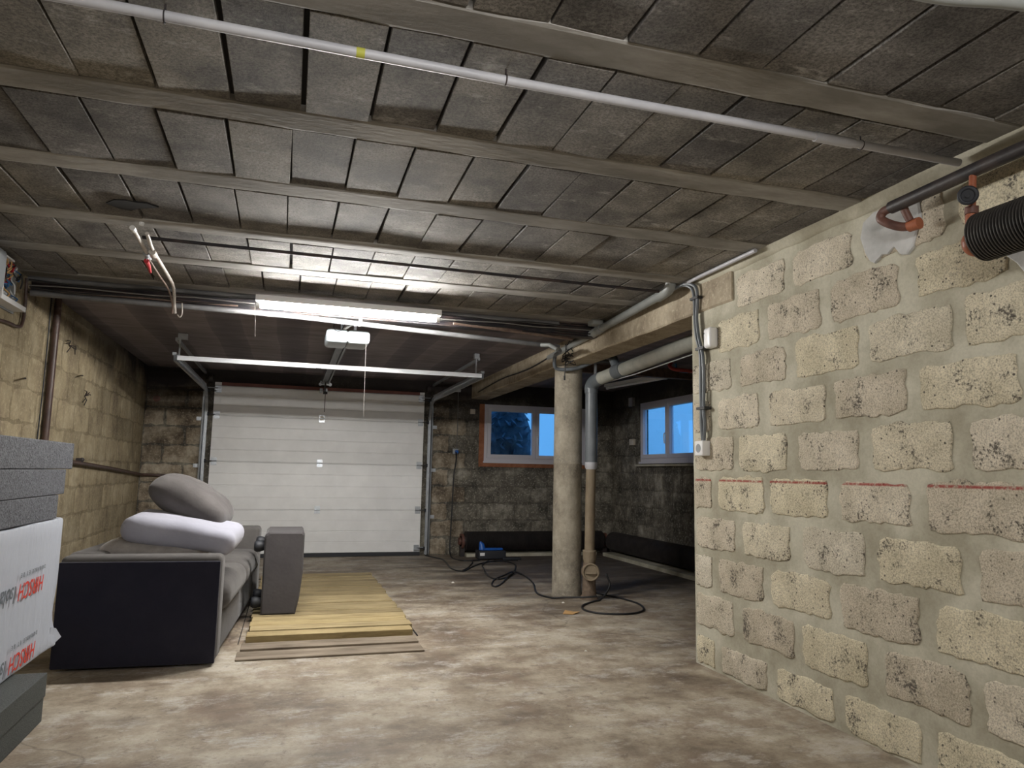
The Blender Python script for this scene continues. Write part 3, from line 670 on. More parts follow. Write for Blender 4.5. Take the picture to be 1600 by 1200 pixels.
part('pipe', MB().tube([(2.40, 6.60, 2.235), (2.34, 5.3, 2.262), (2.285, 4.12, 2.285)], .030, 16), 'pvc', pv)
part('elbow', MB().tube(smoothpath([(2.295, 4.20, 2.283), (2.283, 4.08, 2.287), (2.281, 4.03, 2.30), (2.28, 4.01, 2.335)]), .035, 16), 'pvc', pv)
part('tee_fitting', MB().cyl((2.355, 5.42, 2.262), (2.335, 5.20, 2.267), .037, 16).cyl((2.345, 5.3, 2.262), (2.345, 5.3, 2.34), .03, 14), 'pvc', pv)
single('junction_box', MB().rbox((2.24, 5.16, 2.285), (2.33, 5.27, 2.345), .008), 'pvc', 'small grey junction box on the ceiling beside the grey pipe', 'box')
single('thin_conduit', MB().tube(smoothpath([(2.378, 6.4, 2.24), (2.376, 7.2, 2.20), (2.376, 8.2, 2.215), (2.376, 9.3, 2.17)]), .008, 8), 'cable', 'thin black cable along the top of the pale beam beyond the column', 'cable')
# two flexible conduits down the end of the block wall
for i, (dy, lab) in enumerate(((0, 'left'), (-.035, 'right'))):
    pts = [(2.315, 4.05+dy, 2.30), (2.33, 3.95+dy, 2.305), (2.355, 3.885+dy*1.2, 2.27), (2.362, 3.868+dy, 2.19), (2.362, 3.865+dy*.6, 2.08), (2.362, 3.85+dy*.7, 1.96), (2.362, 3.815+dy*.6, 1.87), (2.362, 3.805+dy*.8, 1.80), (2.362, 3.808+dy, 1.65), (2.362, 3.805+dy*.7, 1.50), (2.362, 3.806+dy*1.0, 1.42), (2.362, 3.795+dy*.4, 1.31)]
    single('flexible_conduit', MB().tube(smoothpath(pts, 5), .0105, 12), 'pvc_dark', f'{lab} of two grey flexible conduits dropping to the white wall socket', 'conduit')
for y, z, lab in ((3.85, 2.20, 'top'), (3.795, 1.875, 'middle'), (3.79, 1.51, 'bottom')):
    single('cable_clip', MB().box((2.345, y-.045, z-.008), (2.3935, y+.045, z+.008)), 'cable', f'{lab} black clip holding the two flexible conduits to the block wall', 'clip')
single('ceiling_conduit', MB().tube([(2.335, 3.95, 2.312), (2.335, 3.5, 2.312), (2.33, 3.2, 2.31)], .012, 10), 'pvc_pale', 'short pale conduit in the corner between ceiling and block wall', 'conduit')
so = thing('wall_socket', 'white square wall socket at the end of the block wall, under the conduits', 'socket', (2.36, 3.80, 1.22))
part('housing', MB().rbox((2.335, 3.755, 1.225), (2.3935, 3.845, 1.315), .008), 'white_plastic', so)
part('socket_well', MB().cyl((2.3335, 3.80, 1.27), (2.337, 3.80, 1.27), .026, 20), 'grey_plastic', so)
sn = thing('motion_sensor', 'small white motion sensor with rounded ends mounted on the block wall', 'sensor', (2.37, 3.69, 1.86))
part('housing', MB().rbox((2.335, 3.655, 1.862), (2.3935, 3.735, 1.985), .018, 4), 'white_plastic', sn)
part('sensor_eye', MB().cyl((2.3335, 3.722, 1.952), (2.337, 3.722, 1.952), .005, 10), 'seal', sn)

# ------------------------------------------------------------------ long conduit across the near ceiling
lc = thing('ceiling_conduit', 'long pale grey conduit crossing the whole near ceiling to the block wall', 'conduit', (.8, 1.99, 2.285))
part('conduit', MB().tube([(-1.7, 1.99, 2.290), (-.5, 1.985, 2.292), (.6, 1.99, 2.290), (1.7, 1.985, 2.292), (2.35, 1.985, 2.292)], .0145, 14), 'pvc_pale', lc)
part('sleeve', MB().cyl((1.70, 1.985, 2.291), (1.86, 1.985, 2.291), .018, 14), 'pvc_pale', lc)
part('yellow_label', MB().cyl((.122, 1.988, 2.291), (.146, 1.988, 2.291), .0150, 14), 'yellow_sticker', lc, 'small yellow sticker')
for x in (-.38, .57, 1.90):
    part('pipe_clip', MB().torus((x, 1.988, 2.291), (1, 0, 0), .0165, .0022, 18, 6).cyl((x, 1.988, 2.305), (x, 1.988, 2.33), .003, 6), 'steel', lc)
M['orange_bits'].name = 'orange_scrap'
single('ceiling_conduit', MB().tube(smoothpath([(.9, 1.35, 2.305), (1.30, 1.262, 2.27), (1.44, 1.226, 2.250), (1.56, 1.19, 2.245), (1.68, 1.165, 2.245), (1.9, 1.10, 2.26), (2.3, .98, 2.30)]), .018, 12), 'pvc', 'grey pipe bowing below the ceiling at the top right corner', 'conduit')
single('black_pipe', MB().tube([(-.80, 4.09, 2.297), (.7, 4.10, 2.297), (2.29, 4.12, 2.297)], .0095, 10), 'steel', 'thin black pipe crossing the ceiling from the red valve to the beam corner', 'pipe')
# painted pipe with red valve
wp = thing('valve_pipe', 'pale painted pipes with red valve handle hanging under the ceiling blocks', 'pipe', (-.79, 4.5, 2.2))
part('long_pipe', MB().tube(smoothpath([(-.765, 4.02, 2.30), (-.766, 4.20, 2.268), (-.767, 4.6, 2.265), (-.770, 4.94, 2.262), (-.782, 5.12, 2.235), (-.79, 5.20, 2.19), (-.785, 5.24, 2.13)], 5), .010, 10), 'white_paint_pipe', wp)
part('short_pipe', MB().tube([(-.81, 3.93, 2.285), (-.807, 4.30, 2.265)], .010, 10), 'white_paint_pipe', wp)
part('end_cap', MB().cyl((-.812, 3.905, 2.287), (-.81, 3.94, 2.283), .014, 12), 'white_plastic', wp)
part('elbow', MB().cyl((-.767, 4.20, 2.255), (-.767, 4.27, 2.255), .018, 12), 'white_paint_pipe', wp)
part('valve_body', MB().cyl((-.81, 4.27, 2.265), (-.81, 4.36, 2.262), .016, 10).cyl((-.81, 4.31, 2.265), (-.81, 4.31, 2.23), .010, 8), 'galv', wp)
part('valve_handle', MB().tube([(-.81, 4.30, 2.228), (-.812, 4.38, 2.222), (-.815, 4.46, 2.205)], [.014, .012, .007], 8), 'red_plastic', wp, 'red lever handle')
part('lower_pipe', MB().tube(smoothpath([(-.812, 4.36, 2.26), (-.81, 4.7, 2.25), (-.80, 5.0, 2.235), (-.80, 5.20, 2.18), (-.80, 5.21, 2.12)]), .006, 8), 'rust_pipe', wp)
part('hook', MB().tube(smoothpath([(-.745, 5.22, 2.20), (-.742, 5.23, 2.13), (-.755, 5.23, 2.105), (-.77, 5.23, 2.12)]), .0045, 6), 'white_paint_pipe', wp)
part('clamp_screw', MB().cyl((-.775, 3.92, 2.31), (-.775, 3.92, 2.325), .012, 8), 'white_plastic', wp)

# ------------------------------------------------------------------ heating pipes on the block wall
hp = thing('heating_pipe', 'black iron heating pipe with a red U bend running high along the block wall', 'pipe', (2.27, 1.5, 2.12))
part('main_pipe', MB().tube([(2.275, 2.235, 2.196), (2.275, 1.8, 2.203), (2.275, 0, 2.208)], .0255, 16), 'black_pipe', hp)
part('u_bend', MB().tube(smoothpath([(2.275, 2.24, 2.196), (2.272, 2.275, 2.190), (2.27, 2.285, 2.165), (2.285, 2.255, 2.135), (2.31, 2.22, 2.115), (2.33, 2.19, 2.112)]), .018, 14), 'dark_oxide', hp, 'dark red bend at the end')
part('red_fitting', MB().cyl((2.325, 2.20, 2.113), (2.332, 2.155, 2.113), .024, 12), 'orange_iron', hp, 'red painted fitting')
part('riser', MB().tube(smoothpath([(2.29, 2.19, 2.19), (2.30, 2.19, 2.165), (2.315, 2.185, 2.13)]), .015, 12), 'dark_oxide', hp)
part('pipe_hook', MB().tube([(2.39, 1.2, 2.17), (2.30, 1.2, 2.17), (2.275, 1.2, 2.18)], .006, 6), 'wall_pipe', hp)
rd = thing('finned_heater', 'black ribbed heating tube with orange end cap on the block wall at the right edge', 'radiator', (2.255, 1.5, 1.85))
fx, fz = 2.262, 1.945
part('core_tube', MB().cyl((fx, 1.86, fz), (fx, 0, fz), .045, 20), 'fin', rd)
fm = MB()
for k in range(150):
    y = 1.835-.0115*k; fm.tube([(fx, y, fz), (fx, y-.0035, fz)], .086, 26)
part('fins', fm, 'fin', rd, kind='stuff')
part('end_cap', MB().sphere((fx, 1.868, fz-.012), .047, 20, 12, (1, .75, 1)), 'orange_iron', rd, 'orange painted domed end cap')
part('feed_pipe', MB().tube(smoothpath([(fx-.012, 1.868, fz+.02), (fx-.012, 1.868, 2.02), (fx-.005, 1.866, 2.06)]), .017, 12), 'orange_iron', rd, 'orange painted feed pipe')
part('union_nut', MB().cyl((fx-.008, 1.866, 2.035), (fx-.006, 1.866, 2.062), .024, 6), 'dark_oxide', rd)
part('upper_feed', MB().cyl((fx-.004, 1.866, 2.06), (2.272, 1.866, 2.195), .012, 12), 'orange_iron', rd)
hw_c = Vector((2.205, 1.835, 2.088)); hw_a = Vector((-.75, -.45, -.30)).normalized()
hw = MB().torus(hw_c, hw_a, .026, .0075, 26, 10).cyl(hw_c-hw_a*.006, hw_c+hw_a*.003, .024, 24).cyl(hw_c, hw_c+hw_a*.008, .008, 12)
part('handwheel', hw, 'seal', rd, 'round black handwheel')
part('wheel_hub', MB().cyl(hw_c+hw_a*-.012, hw_c-hw_a*.006, .009, 12).cyl(hw_c-hw_a*.012, hw_c-hw_a*-.001, .006, 8).cyl(hw_c, Vector((fx, 1.866, 2.105)), .009, 8), 'orange_iron', rd)

# ------------------------------------------------------------------ drain stack behind the column
dr = thing('drain_stack', 'grey drain pipe over an old cast iron soil pipe beside the round column', 'pipe', (2.64, 6.12, 0))
DXc, DYc = 2.648, 6.13
part('upper_pipe', MB().tube([(DXc, DYc, 1.19), (DXc, DYc, 1.88)], .056, 24), 'pvc_dark', dr)
part('seal_collar', MB().tube([(DXc, DYc, 1.15), (DXc, DYc, 1.17), (DXc, DYc, 1.20), (DXc, DYc, 1.215)], [.046, .056, .058, .056], 24), 'pvc_pale', dr, 'ragged pale sealant collar')
part('elbow', MB().tube(smoothpath([(DXc, DYc, 1.85), (DXc, DYc, 1.91), (DXc+.012, DYc-.05, 1.955), (DXc+.03, DYc-.16, 1.975)]), .062, 24), 'pvc_dark', dr)
part('sloping_pipe', MB().tube([(DXc+.02, DYc-.10, 1.967), (2.735, 5.45, 2.022), (2.76, 4.4, 2.075)], .058, 24), 'pvc_worn', dr, 'worn pale grey sloping pipe')
part('branch_fitting', MB().tube([(2.70, 5.72, 2.00), (2.716, 5.60, 2.012)], .066, 24).cyl((2.70, 5.68, 2.01), (2.69, 5.78, 2.16), .040, 18), 'pvc_dark', dr)
part('support_strap', MB().box((2.655, 6.05, 1.97), (2.665, 6.09, 2.32)), 'galv', dr)
part('iron_pipe', MB().tube([(DXc-.01, DYc, .40), (DXc-.006, DYc, .8), (DXc, DYc, 1.16)], .046, 24), 'cast_iron', dr)
part('bell_joint', MB().tube([(DXc-.01, DYc, .30), (DXc-.01, DYc, .33), (DXc-.01, DYc, .36), (DXc-.01, DYc, .41), (DXc-.01, DYc, .425), (DXc-.01, DYc, .43)], [.048, .054, .060, .060, .064, .050], 24), 'cast_iron', dr)
part('inspection_tee', MB().tube([(DXc-.012, DYc, .02), (DXc-.012, DYc, .12), (DXc-.012, DYc, .32)], [.066, .060, .056], 24).cyl((DXc-.015, DYc, .24), (DXc-.035, DYc-.085, .24), .072, 24), 'cast_dark', dr)
cc = Vector((DXc-.037, DYc-.09, .245)); ca = Vector((-.2, -1, .03)).normalized()
part('inspection_cover', MB().cyl(cc, cc+ca*.012, .078, 28).torus(cc+ca*.012, ca, .070, .009, 28, 8).tube([cc+ca*.018+Vector((-.045, .009, -.01)), cc+ca*.025+Vector((0, 0, -.012)), cc+ca*.018+Vector((.045, -.009, -.01))], .008, 8), 'cast_iron', dr, 'round ochre inspection cover with rim')
part('base_collar', MB().tube([(DXc-.012, DYc, 0), (DXc-.012, DYc, .03)], [.085, .072], 20), 'cast_dark', dr)
single('thin_rod', MB().tube([(2.76, 4.45, 1.985), (2.74, 5.45, 1.945), (2.70, 6.0, 1.93)], .0045, 6), 'galv_white', 'thin bright rod under the sloping grey drain pipe', 'rod')
single('red_hose', MB().tube(smoothpath([(3.92, 6.9, 2.33), (3.90, 6.9, 2.29), (3.92, 6.85, 2.25), (4.02, 6.8, 2.235), (4.2, 6.8, 2.23), (4.5, 6.8, 2.23)]), .020, 10), 'red_hose', 'red hose curving under the ceiling of the dark side bay', 'hose')
single('blue_hose', MB().tube(smoothpath([(4.00, 6.95, 2.33), (4.01, 6.95, 2.28), (4.05, 6.93, 2.245), (4.12, 6.9, 2.235)]), .012, 10), 'blue_hose', 'short blue hose beside the red hose in the side bay', 'hose')
single('iron_beam', MB().box((2.63, 7.26, 2.215), (4.515, 7.34, 2.228)).box((2.63, 7.295, 2.228), (4.515, 7.305, 2.323)), 'rust_pipe', 'brown iron beam crossing the ceiling of the side bay above the window', 'beam')

# ------------------------------------------------------------------ low finned heating tubes
def low_heater(axis, label):
    t = thing('finned_heater', label, 'radiator', (axis[0][0], axis[0][1], 0))
    a, b = Vector(axis[0]), Vector(axis[1]); d = (b-a).normalized(); L_ = (b-a).length
    part('core_tube', MB().cyl(a, b, .07, 18), 'fin_dark', t)
    f = MB(); n = int(L_/.016)
    for k in range(n): f.tube([a+d*(.06+k*(L_-.12)/n), a+d*(.064+k*(L_-.12)/n)], .128, 20)
    part('fins', f, 'fin_dark', t, kind='stuff')
    for p, s_ in ((a, 1), (b, -1)): part('end_flange', MB().cyl(p, p+d*s_*.03, .10, 20).cyl(p-d*s_*.03, p, .05, 14), 'dark_oxide', t, 'dark red end flange')
    for p in (a+d*.02, b-d*.02): part('foot', MB().box((p.x-.03, p.y-.03, 0), (p.x+.03, p.y+.03, .13)), 'black_pipe', t)
low_heater(((2.24, 9.50, .195), (4.33, 9.50, .195)), 'black ribbed heating tube lying along the far wall under the left window')
low_heater(((4.36, 9.35, .195), (4.36, 6.4, .195)), 'black ribbed heating tube lying along the side wall under the right window')
single('floor_kerb', MB().box((4.20, 6.2, 0), (4.515, 9.3, .045)), 'mortar', 'pale low concrete kerb under the heating tube on the side wall', 'kerb')
single('floor_kerb', MB().box((2.3, 9.40, 0), (4.15, 9.68, .04)), 'mortar', 'pale low concrete kerb under the heating tube on the far wall', 'kerb')

# ------------------------------------------------------------------ windows
def window(name, u0, u1, z0, z1, mid, tf, depth_dir, handle=None, reveal=True):
    """tf(u, d, z): d>0 goes outward"""
    def bx(mb, a, b, d0, d1, c, e):
        P = [tf(x, y, z) for x in (a, b) for y in (d0, d1) for z in (c, e)]
        lo = [min(p[i] for p in P) for i in range(3)]; hi = [max(p[i] for p in P) for i in range(3)]; return mb.box(lo, hi)
    f = MB(); t = .045
    for (a, b, c, e) in ((u0, u1, z0, z0+t), (u0, u1, z1-t, z1), (u0, u0+t, z0+t, z1-t), (u1-t, u1, z0+t, z1-t)): bx(f, a, b, -.02, .05, c, e)
    win = struct(name, f, 'window_frame')
    bx_s = MB(); bx(bx_s, u0-.01, u1+.01, -.045, .0, z0-.025, z0); part('sill_trim', bx_s, 'window_frame', win)
    for (a, b) in ((u0+t, mid), (mid, u1-t)):
        s = MB(); q = .05; z2, z3 = z0+t, z1-t; a2, b2 = a+.002, b-.002
        for (p_, r_, c, e) in ((a2, b2, z2, z2+q), (a2, b2, z3-q, z3), (a2, a2+q, z2+q, z3-q), (b2-q, b2, z2+q, z3-q)): bx(s, p_, r_, -.035, .03, c, e)
        sa = part('sash', s, 'window_frame', win)
        gl = MB(); bx(gl, a2+q, b2-q, -.004, .004, z2+q, z3-q); part('pane', gl, 'glass', sa)
    h = MB(); zc = (z0+z1)/2-.08; hu = mid+ (handle or .025)
    P = [tf(hu, d, z) for d, z in ((-.035, zc+.04), (-.06, zc+.03), (-.065, zc), (-.062, zc-.05), (-.055, zc-.09))]
    h.tube(smoothpath(P), .008, 8); part('window_handle', h, 'galv_white', win)
    return win
w1 = window('window_1', 2.572, 4.10, 1.262, 2.05, 3.325, lambda u, d, z: (u, 9.70+d, z), 1)
rv = MB().box((2.50, 9.67, 1.19), (2.572, 9.72, 2.05)).box((2.50, 9.665, 1.185), (4.15, 9.72, 1.236)).box((4.10, 9.67, 1.236), (4.15, 9.72, 2.05))
part('brick_reveal', rv, 'brick_reveal', w1, 'red brown brick edge around the frame')
w2 = window('window_2', 7.33, 8.775, 1.285, 2.07, 8.03, lambda u, d, z: (4.53+d, u, z), 1, handle=.03)
part('sill_ledge', MB().box((4.46, 7.25, 1.225), (4.52, 8.85, 1.25)), 'mortar', w2)
# ------------------------------------------------------------------ outdoors, seen through the panes
single('outdoor_ground', MB().box((-30, 9.95, .75), (40, 60, .95)).box((4.8, -20, .75), (40, 9.95, .95)), 'grass', 'grassy ground outside the windows', 'ground')
hs = thing('neighbour_house', 'pale rendered house wall outside the right window', 'house', (9, 11.5, .95))
part('wall', MB().box((5.6, 13.0, .95), (9.2, 18, 4.2)), 'out_wall', hs)
part('roof', MB().box((5.5, 12.8, 4.2), (9.3, 18.2, 4.4)), 'out_dark', hs)
h2 = thing('neighbour_garage', 'low pale building with roof lines beyond the right window', 'house', (10, 10, .95))
part('wall', MB().box((10.5, 9.8, .95), (14, 12.4, 1.85)), 'out_wall', h2)
part('shutter', MB().box((10.45, 10.0, 1.0), (10.5, 12.4, 1.5)), 'pvc_pale', h2)
for k in range(3): part('gutter', MB().box((10.3, 9.7, 1.86+.07*k), (14, 12.5, 1.89+.07*k)), 'out_dark', h2)
tr = thing('bare_tree', 'bare branching tree beyond the right window', 'tree', (16.5, 13.0, .95))
tm = MB(); rt = random.Random(11)
def branch(p, d, L_, r, lv):
    q = p+d*L_; tm.tube([p, (p+q)/2+Vector((rt.uniform(-.05, .05), rt.uniform(-.05, .05), 0))*L_, q], [r, r*.85, r*.65], 5)
    if lv > 0:
        for _ in range(3):
            nd = (d+Vector((rt.uniform(-.7, .7), rt.uniform(-.7, .7), rt.uniform(-.1, .5)))).normalized(); branch(q, nd, L_*.72, r*.6, lv-1)
branch(Vector((16.5, 13.0, .95)), Vector((0, 0, 1)), 1.3, .09, 5)
part('branches', tm, 'bark', tr)
bs = MB(); rs = random.Random(9)
for _ in range(900):
    a = rs.uniform(0, 2*pi); t = rs.uniform(0, 1)**.5; zz_ = rs.uniform(0, 1)
    wdt = .52*(1-zz_**3*.55); x = 3.28+cos(a)*t*wdt-.12*zz_; y = 10.9+sin(a)*t*.35; z = .95+zz_*1.4
    d1 = Vector((rs.uniform(-1, 1), rs.uniform(-1, 1), rs.uniform(-1, 1))).normalized()*.08; d2 = d1.orthogonal().normalized()*.04
    c = Vector((x, y, z)); bs.add([c-d1, c+d2, c+d1, c-d2], [(0, 1, 2, 3)])
bs.sphere((3.2, 10.9, 1.6), .5, 16, 10, (.95, .6, 1.35))
single('outdoor_dark_shape', bs, 'dark_shape', 'dark rounded shape standing outside the left pane of the far window', 'dark_shape')  # invented leafy mass standing for an unclear dark area in the pane

# ------------------------------------------------------------------ left wall fittings
single('wall_pipe', MB().tube([(-1.675, 5.93, 2.33), (-1.675, 5.93, 0)], .024, 12), 'wall_pipe', 'dark maroon vertical pipe on the left wall', 'pipe')
single('wall_cable', MB().tube(smoothpath([(-1.695, 5.84, 2.33), (-1.695, 5.85, 1.7), (-1.695, 5.83, 1.2), (-1.695, 5.845, .6), (-1.695, 5.84, 0.02)]), .006, 6), 'cable', 'thin black cable down the left wall beside the maroon pipe', 'cable')
hr = thing('hand_rail', 'dark iron pipe running low along the left wall and around the far corner', 'pipe', (-1.66, 8, 1.0))
part('rail', MB().tube([(-1.675, 6.1, 1.145), (-1.68, 8.0, 1.075), (-1.68, 9.62, 1.003), (-1.66, 9.65, 1.0), (-1.36, 9.655, .995)], .018, 12), 'wall_pipe', hr)
part('bracket', MB().box((-1.71, 6.90, 1.11), (-1.66, 6.94, 1.16)).sphere((-1.668, 6.92, 1.145), .02, 10, 8), 'black_pipe', hr)
eb = thing('fuse_box', 'open grey electrical box with loose coloured wires high on the left wall', 'box', (-1.64, 4.85, 2.05))
part('back_plate', MB().box((-1.708, 4.40, 2.03), (-1.695, 5.15, 2.33)), 'grey_plastic', eb)
part('cover', MB().rbox((-1.695, 4.30, 2.08), (-1.60, 4.70, 2.31), .03), 'grey_plastic', eb)
part('front_rim', MB().box((-1.63, 4.72, 2.05), (-1.62, 5.12, 2.07)).box((-1.63, 4.72, 2.07), (-1.62, 4.735, 2.29)).box((-1.70, 4.72, 2.29), (-1.62, 4.86, 2.30)).box((-1.70, 4.72, 2.04), (-1.62, 5.12, 2.05)), 'white_plastic', eb, 'white plastic rim')
for col_, nm, k in (('red_plastic', 'red', 6), ('blue_hose', 'blue', 6), ('orange_bits', 'yellow', 6), ('cable', 'black', 7), ('white_plastic', 'white', 5)):
    wm = MB(); rw = random.Random(hash(nm) % 100 if False else len(nm)*7+k)
    for _ in range(k):
        p0 = Vector((-1.66+rw.uniform(-.03, .03), 4.77+rw.uniform(0, .28), 2.10+rw.uniform(0, .2))); pts = [p0]
        for _ in range(4): pts.append(pts[-1]+Vector((rw.uniform(-.03, .03), rw.uniform(-.05, .06), rw.uniform(-.05, .05))))
        pts = [Vector((max(-1.70, min(-1.62, q.x)), q.y, max(2.06, min(2.31, q.z)))) for q in pts]
        wm.tube(smoothpath(pts, 3), .0045, 5)
    part('wires', wm, col_, eb, f'tangle of {nm} wires', kind='stuff')
single('wall_conduit', MB().tube(smoothpath([(-1.69, 5.30, 2.30), (-1.69, 5.32, 2.12), (-1.69, 5.30, 2.0), (-1.69, 5.22, 1.965), (-1.69, 5.0, 1.955), (-1.69, 4.4, 1.90)], 6), .011, 8), 'wall_pipe', 'thin dark pipe bending below the fuse box on the left wall', 'pipe')
for (y, z, lab) in ((5.40, 1.655, 'left'), (6.70, 1.835, 'right')):
    single('wall_rod', MB().tube([(-1.71, y+.12, z+.015), (-1.64, y-.10, z-.01)], .006, 6), 'steel', f'{lab} of two short rusty rods sticking out of the left wall', 'rod')
for (y, z, lab) in ((6.40, 2.04, 'upper'), (6.98, 1.69, 'lower')):
    mb = MB(); rw = random.Random(int(y*10))
    for k in range(5):
        a = rw.uniform(0, 6.28); mb.tube([(-1.705, y, z), (-1.68, y+cos(a)*.08, z+sin(a)*.04), (-1.69, y+cos(a)*.14, z+sin(a)*.07-.02)], .004, 5)
    single('wire_hook', mb, 'steel', f'{lab} twisted wire hook on the left wall beyond the maroon pipe', 'hook')
single('wall_hole_sleeve', MB().tube([(-1.58, 9.684, 1.925), (-1.58, 9.66, 1.925)], .04, 16).cyl((-1.58, 9.659, 1.925), (-1.58, 9.655, 1.925), .028, 14), 'dark_oxide', 'small dark red round sleeve on the far wall left of the garage door', 'sleeve')

# ------------------------------------------------------------------ far wall sockets and cables
s1 = thing('wall_socket', 'small grey socket with a blue plug on the far wall beside the garage door', 'socket', (2.17, 9.66, 1.34))
part('housing', MB().rbox((2.13, 9.64, 1.345), (2.205, 9.684, 1.42), .008), 'grey_plastic', s1)
part('plug', MB().rbox((2.155, 9.60, 1.355), (2.20, 9.645, 1.40), .012), 'blue_plastic', s1, 'blue plug')
s2 = thing('wall_switch', 'small pale switch box on the far wall left of the far window', 'switch', (2.40, 9.66, 1.90))
part('housing', MB().rbox((2.365, 9.655, 1.905), (2.435, 9.684, 1.975), .006), 'ivory_plastic', s2)
single('junction_box', MB().rbox((2.13, 9.65, 2.20), (2.22, 9.684, 2.28), .006), 'pvc_pale', 'grey junction box high on the far wall right of the door track', 'box')
s3 = thing('wall_socket', 'ivory socket on the dark side wall left of the right window', 'socket', (4.5, 9.0, 1.50))
part('housing', MB().rbox((4.475, 8.93, 1.515), (4.519, 9.05, 1.60), .006), 'ivory_plastic', s3)
single('junction_box', MB().rbox((4.47, 8.95, 2.05), (4.519, 9.06, 2.17), .006), 'pvc_pale', 'grey junction box on the dark side wall above the ivory socket', 'box')
single('wall_wire', MB().tube([(2.19, 9.675, 2.2), (2.19, 9.675, 1.42)], .005, 6), 'cable_grey', 'thin grey wire from the high junction box down to the blue plug socket', 'cable')
z_ = .008
def floorcable(pts, lab, r=.0085, lead=()):
    single('floor_cable', MB().tube(smoothpath(list(lead)+[(x, y, zz if zz else z_) for (x, y, zz) in pts], 7), r, 6), 'cable', lab, 'cable')
floorcable([(2.08, 9.25, 0), (2.12, 9.0, 0), (2.22, 8.94, 0), (2.36, 8.95, .015)], 'black cable hanging from the blue plug socket down to the tool on the floor', .009,
           [(2.165, 9.60, 1.37), (2.15, 9.52, 1.25), (2.12, 9.50, 1.05), (2.105, 9.48, .66), (2.09, 9.46, .3), (2.075, 9.40, .07)])
floorcable([(1.79, 9.58, 0), (1.86, 9.35, 0), (1.92, 9.15, 0), (1.90, 8.8, 0), (1.86, 8.45, 0), (1.85, 8.2, 0), (1.92, 8.02, 0), (2.10, 8.33, 0), (2.26, 8.60, 0), (2.42, 8.78, 0), (2.60, 8.88, 0), (2.85, 8.92, 0)], 'black cable on the floor from the door corner towards the tool')
floorcable([(2.26, 8.93, 0), (2.20, 8.7, 0), (2.05, 8.30, 0), (1.93, 8.04, .014)], 'short black cable branching left of the tool on the floor')
floorcable([(2.45, 8.85, .02), (2.36, 8.70, 0), (2.26, 8.45, 0), (2.20, 8.15, 0), (2.13, 7.80, 0), (2.10, 7.50, 0), (2.14, 7.36, 0), (2.26, 7.46, 0), (2.42, 7.75, 0), (2.56, 8.1, 0), (2.68, 8.5, 0), (2.66, 8.80, 0), (2.50, 8.80, .02)], 'large black cable loop lying in front of the tool')
floorcable([(2.45, 7.76, .02), (2.30, 7.50, .02), (2.12, 7.12, 0), (1.99, 6.90, 0), (1.98, 7.02, 0), (2.10, 7.34, 0), (2.28, 7.62, 0), (2.44, 7.78, .022), (2.50, 7.60, 0), (2.42, 7.05, 0), (2.26, 6.48, 0), (2.29, 6.20, .01), (2.42, 6.12, .02), (2.55, 6.04, .03), (2.66, 6.01, .04)], 'black cable winding from the loop past the foot of the round column')
floorcable([(2.79, 6.10, .22), (2.80, 6.05, .12), (2.70, 6.0, .02), (2.60, 5.95, 0), (2.44, 5.80, 0), (2.37, 5.62, 0), (2.41, 5.47, 0), (2.55, 5.38, 0), (2.72, 5.39, 0), (2.86, 5.52, 0), (2.94, 5.76, 0), (2.92, 6.02, 0), (2.84, 6.25, 0), (2.80, 6.36, 0)], 'black cable loop on the floor in front of the cast iron pipe')
tl = thing('power_tool_case', 'low black case holding a blue tool, on the floor before the far heater', 'tool', (2.55, 9.13, 0))
part('case', MB().rbox((2.37, 9.03, .01), (2.73, 9.23, .115), .012), 'seal', tl)
part('blue_tool', MB().rbox((2.40, 9.07, .115), (2.70, 9.14, .145), .012).tube([(2.43, 9.10, .13), (2.42, 9.10, .19), (2.40, 9.10, .225)], [.045, .035, .012], 10), 'blue_plastic', tl, 'blue plastic tool')
part('white_label', MB().box((2.385, 9.026, .055), (2.445, 9.031, .092)), 'white_plastic', tl)
part('black_foot', MB().rbox((2.68, 8.99, .0), (2.92, 9.07, .03), .01), 'seal', tl)
# scraps
single('paper_scrap', MB().add([(2.14, 5.50, .004), (2.20, 5.60, .014), (2.26, 5.57, .004), (2.30, 5.53, .012), (2.21, 5.46, .006)], [(0, 4, 3, 2, 1)]).add([(2.14, 5.50, .001), (2.20, 5.60, .001), (2.26, 5.57, .001), (2.30, 5.53, .001), (2.21, 5.46, .001)], [(0, 1, 2, 3, 4)]), 'orange_bits', 'small torn orange scrap on the floor before the round column', 'scrap')
for (x, y, r) in ((1.64, 7.25, .018), (2.33, 5.98, .014), (.75, 3.6, .009), (1.25, 3.1, .008), (.55, 2.9, .009), (1.85, 4.35, .010), (-.45, 3.35, .009), (.2, 4.2, .008)):
    mb = MB().add([(x-r, y-r*.7, 0), (x+r, y-r*.5, 0), (x+r*.6, y+r, 0), (x-r*.8, y+r*.6, 0), (x, y, r*.8)], [(3, 2, 1, 0), (0, 1, 4), (1, 2, 4), (2, 3, 4), (3, 0, 4)])
    single('stone_chip', mb, 'chip', 'tiny pale stone chip lying on the concrete floor', 'chip', 'pale chips scattered on the floor')

